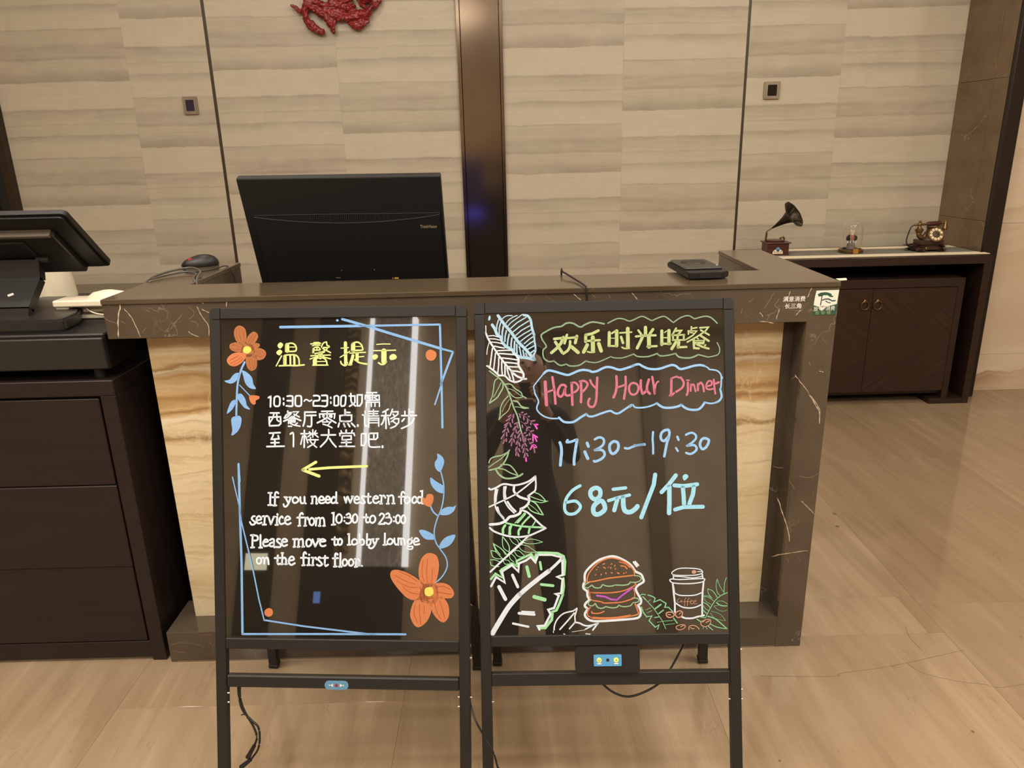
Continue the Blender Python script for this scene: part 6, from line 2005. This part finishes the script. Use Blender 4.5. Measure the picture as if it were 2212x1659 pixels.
me2.materials.clear(); me2.materials.append(M['coral'])
for p in me2.polygons: p.use_smooth = True
cs = bpy.data.objects.new('red_wall_sculpture', me2); COL.objects.link(cs)
tag(cs, 'dark red lacquered openwork sculpture hanging high on the banded wall', 'wall art')

# ------------------------------------------------------------ the photographer, mirrored in the writing glass
pr = thing('person', (0, -.42, 0), 'person in dark clothes holding up a phone, mirrored in the right board', 'person')
def skin_body(name, verts, edges, radii, sub, parent, mats, matfn):
    me = bpy.data.meshes.new(name); me.from_pydata(verts, edges, []); o = bpy.data.objects.new('tmp', me); COL.objects.link(o)
    md = o.modifiers.new('s', 'SKIN'); md.use_smooth_shade = True
    sl = me.skin_vertices[0] if me.skin_vertices else None
    for i, r in enumerate(radii):
        r = r if isinstance(r, tuple) else (r, r); sl.data[i].radius = r
    sl.data[0].use_root = True
    o.modifiers.new('u', 'SUBSURF').levels = sub
    dg = bpy.context.evaluated_depsgraph_get(); dg.update(); m2 = bpy.data.meshes.new_from_object(o.evaluated_get(dg)); bpy.data.objects.remove(o)
    m2.materials.clear()
    for m_ in mats: m2.materials.append(m_)
    for p in m2.polygons: p.use_smooth = True; p.material_index = matfn(p.center)
    ob = bpy.data.objects.new(name, m2); COL.objects.link(ob); m2.transform(W(parent).inverted()); ob.parent = parent
    return ob
py = -.42
V = [(0, py, .98), (0, py, 1.14), (0, py-.01, 1.32), (0, py, 1.46), (.005, py+.005, 1.55), (.012, py+.02, 1.62), (.018, py+.025, 1.70), (.018, py+.02, 1.79),
     (-.10, py, .93), (-.11, py+.02, .52), (-.12, py, .10), (-.125, py+.14, .03),
     (.10, py, .93), (.12, py+.03, .52), (.13, py-.02, .10), (.15, py+.12, .03),
     (-.18, py, 1.44), (-.23, py+.05, 1.20), (-.10, py+.26, 1.38), (-.062, py+.335, 1.475),
     (.18, py, 1.44), (.23, py+.05, 1.20), (.10, py+.26, 1.38), (.062, py+.335, 1.475)]
Ed = [(0, 1), (1, 2), (2, 3), (3, 4), (4, 5), (5, 6), (6, 7), (0, 8), (8, 9), (9, 10), (10, 11), (0, 12), (12, 13), (13, 14), (14, 15), (3, 16), (16, 17), (17, 18), (18, 19), (3, 20), (20, 21), (21, 22), (22, 23)]
Rd = [(.15, .11), (.13, .10), (.15, .11), (.12, .09), (.052, .05), (.072, .082), (.082, .095), (.062, .075), .095, .066, .045, (.045, .035), .095, .066, .045, (.045, .035), .062, .048, .034, (.030, .022), .062, .048, .034, (.030, .022)]
def mf_(c):
    if c.z > 1.51 and abs(c.x) < .12: return 1
    if c.y > py+.27 and c.z > 1.2: return 1
    return 0
skin_body('body', V, Ed, Rd, 2, pr, [M['cloth_dark'], M['skin']], mf_)
m = MB(); m.sph((.018, py+.005, 1.755), .098, (.92, 1.06, 1.0), 24); o = m.build('hair', M['hair'], pr, smooth=60)
bmq = bmesh.new(); bmq.from_mesh(o.data)
bmesh.ops.delete(bmq, geom=[v for v in bmq.verts if (v.co.y > .055 and v.co.z < 1.80) or v.co.z < 1.66], context='VERTS'); bmq.to_mesh(o.data); bmq.free()
for s_ in (-1, 1):
    m = MB(); m.sph((.018+s_*.032, py+.108, 1.705), .011, (1, .6, .7)); m.build('eye', M['dark'], pr)
    m = MB(); m.sph((.018+s_*.083, py+.02, 1.69), .026, (.35, .6, 1.1)); m.build('ear', M['skin'], pr, smooth=60)
    for i in range(4):
        z = 1.500-.016*i; L3 = (.0, .004, .002, -.006)[i]
        m = MB(); m.tube([(s_*.066, py+.335, z-.008), (s_*.058, py+.368+L3*.5, z), (s_*.040, py+.388+L3*.3, z+.002), (s_*.030-s_*L3, py+.372, z+.002)], .0075, n=8); m.build('finger', M['skin'], pr, smooth=60)
    m = MB(); m.tube([(s_*.056, py+.320, 1.462), (s_*.044, py+.332, 1.452), (s_*.030, py+.345, 1.462)], .0088, n=8); m.build('thumb', M['skin'], pr, smooth=60)
m = MB(); m.tube([(.018, py+.115, 1.70), (.018, py+.13, 1.672), (.018, py+.115, 1.664)], .010); m.build('nose', M['skin'], pr, smooth=60)
m = MB(); m.tube([(-.004, py+.108, 1.636), (.018, py+.114, 1.635), (.040, py+.108, 1.636)], .005); m.build('mouth', M['dollpink'], pr, smooth=60)
sm_ = thing('smartphone', (0, -.05, 1.46), 'dark smartphone held upright in front of the person', 'phone')
m = MB(); m.prism(rect(.150, .073, .009), -.004, .004, Matrix(((1, 0, 0, 0), (0, sp_, -cp_, -.052), (0, cp_, sp_, 1.478), (0, 0, 0, 1)))); m.build('body', M['black'], sm_)
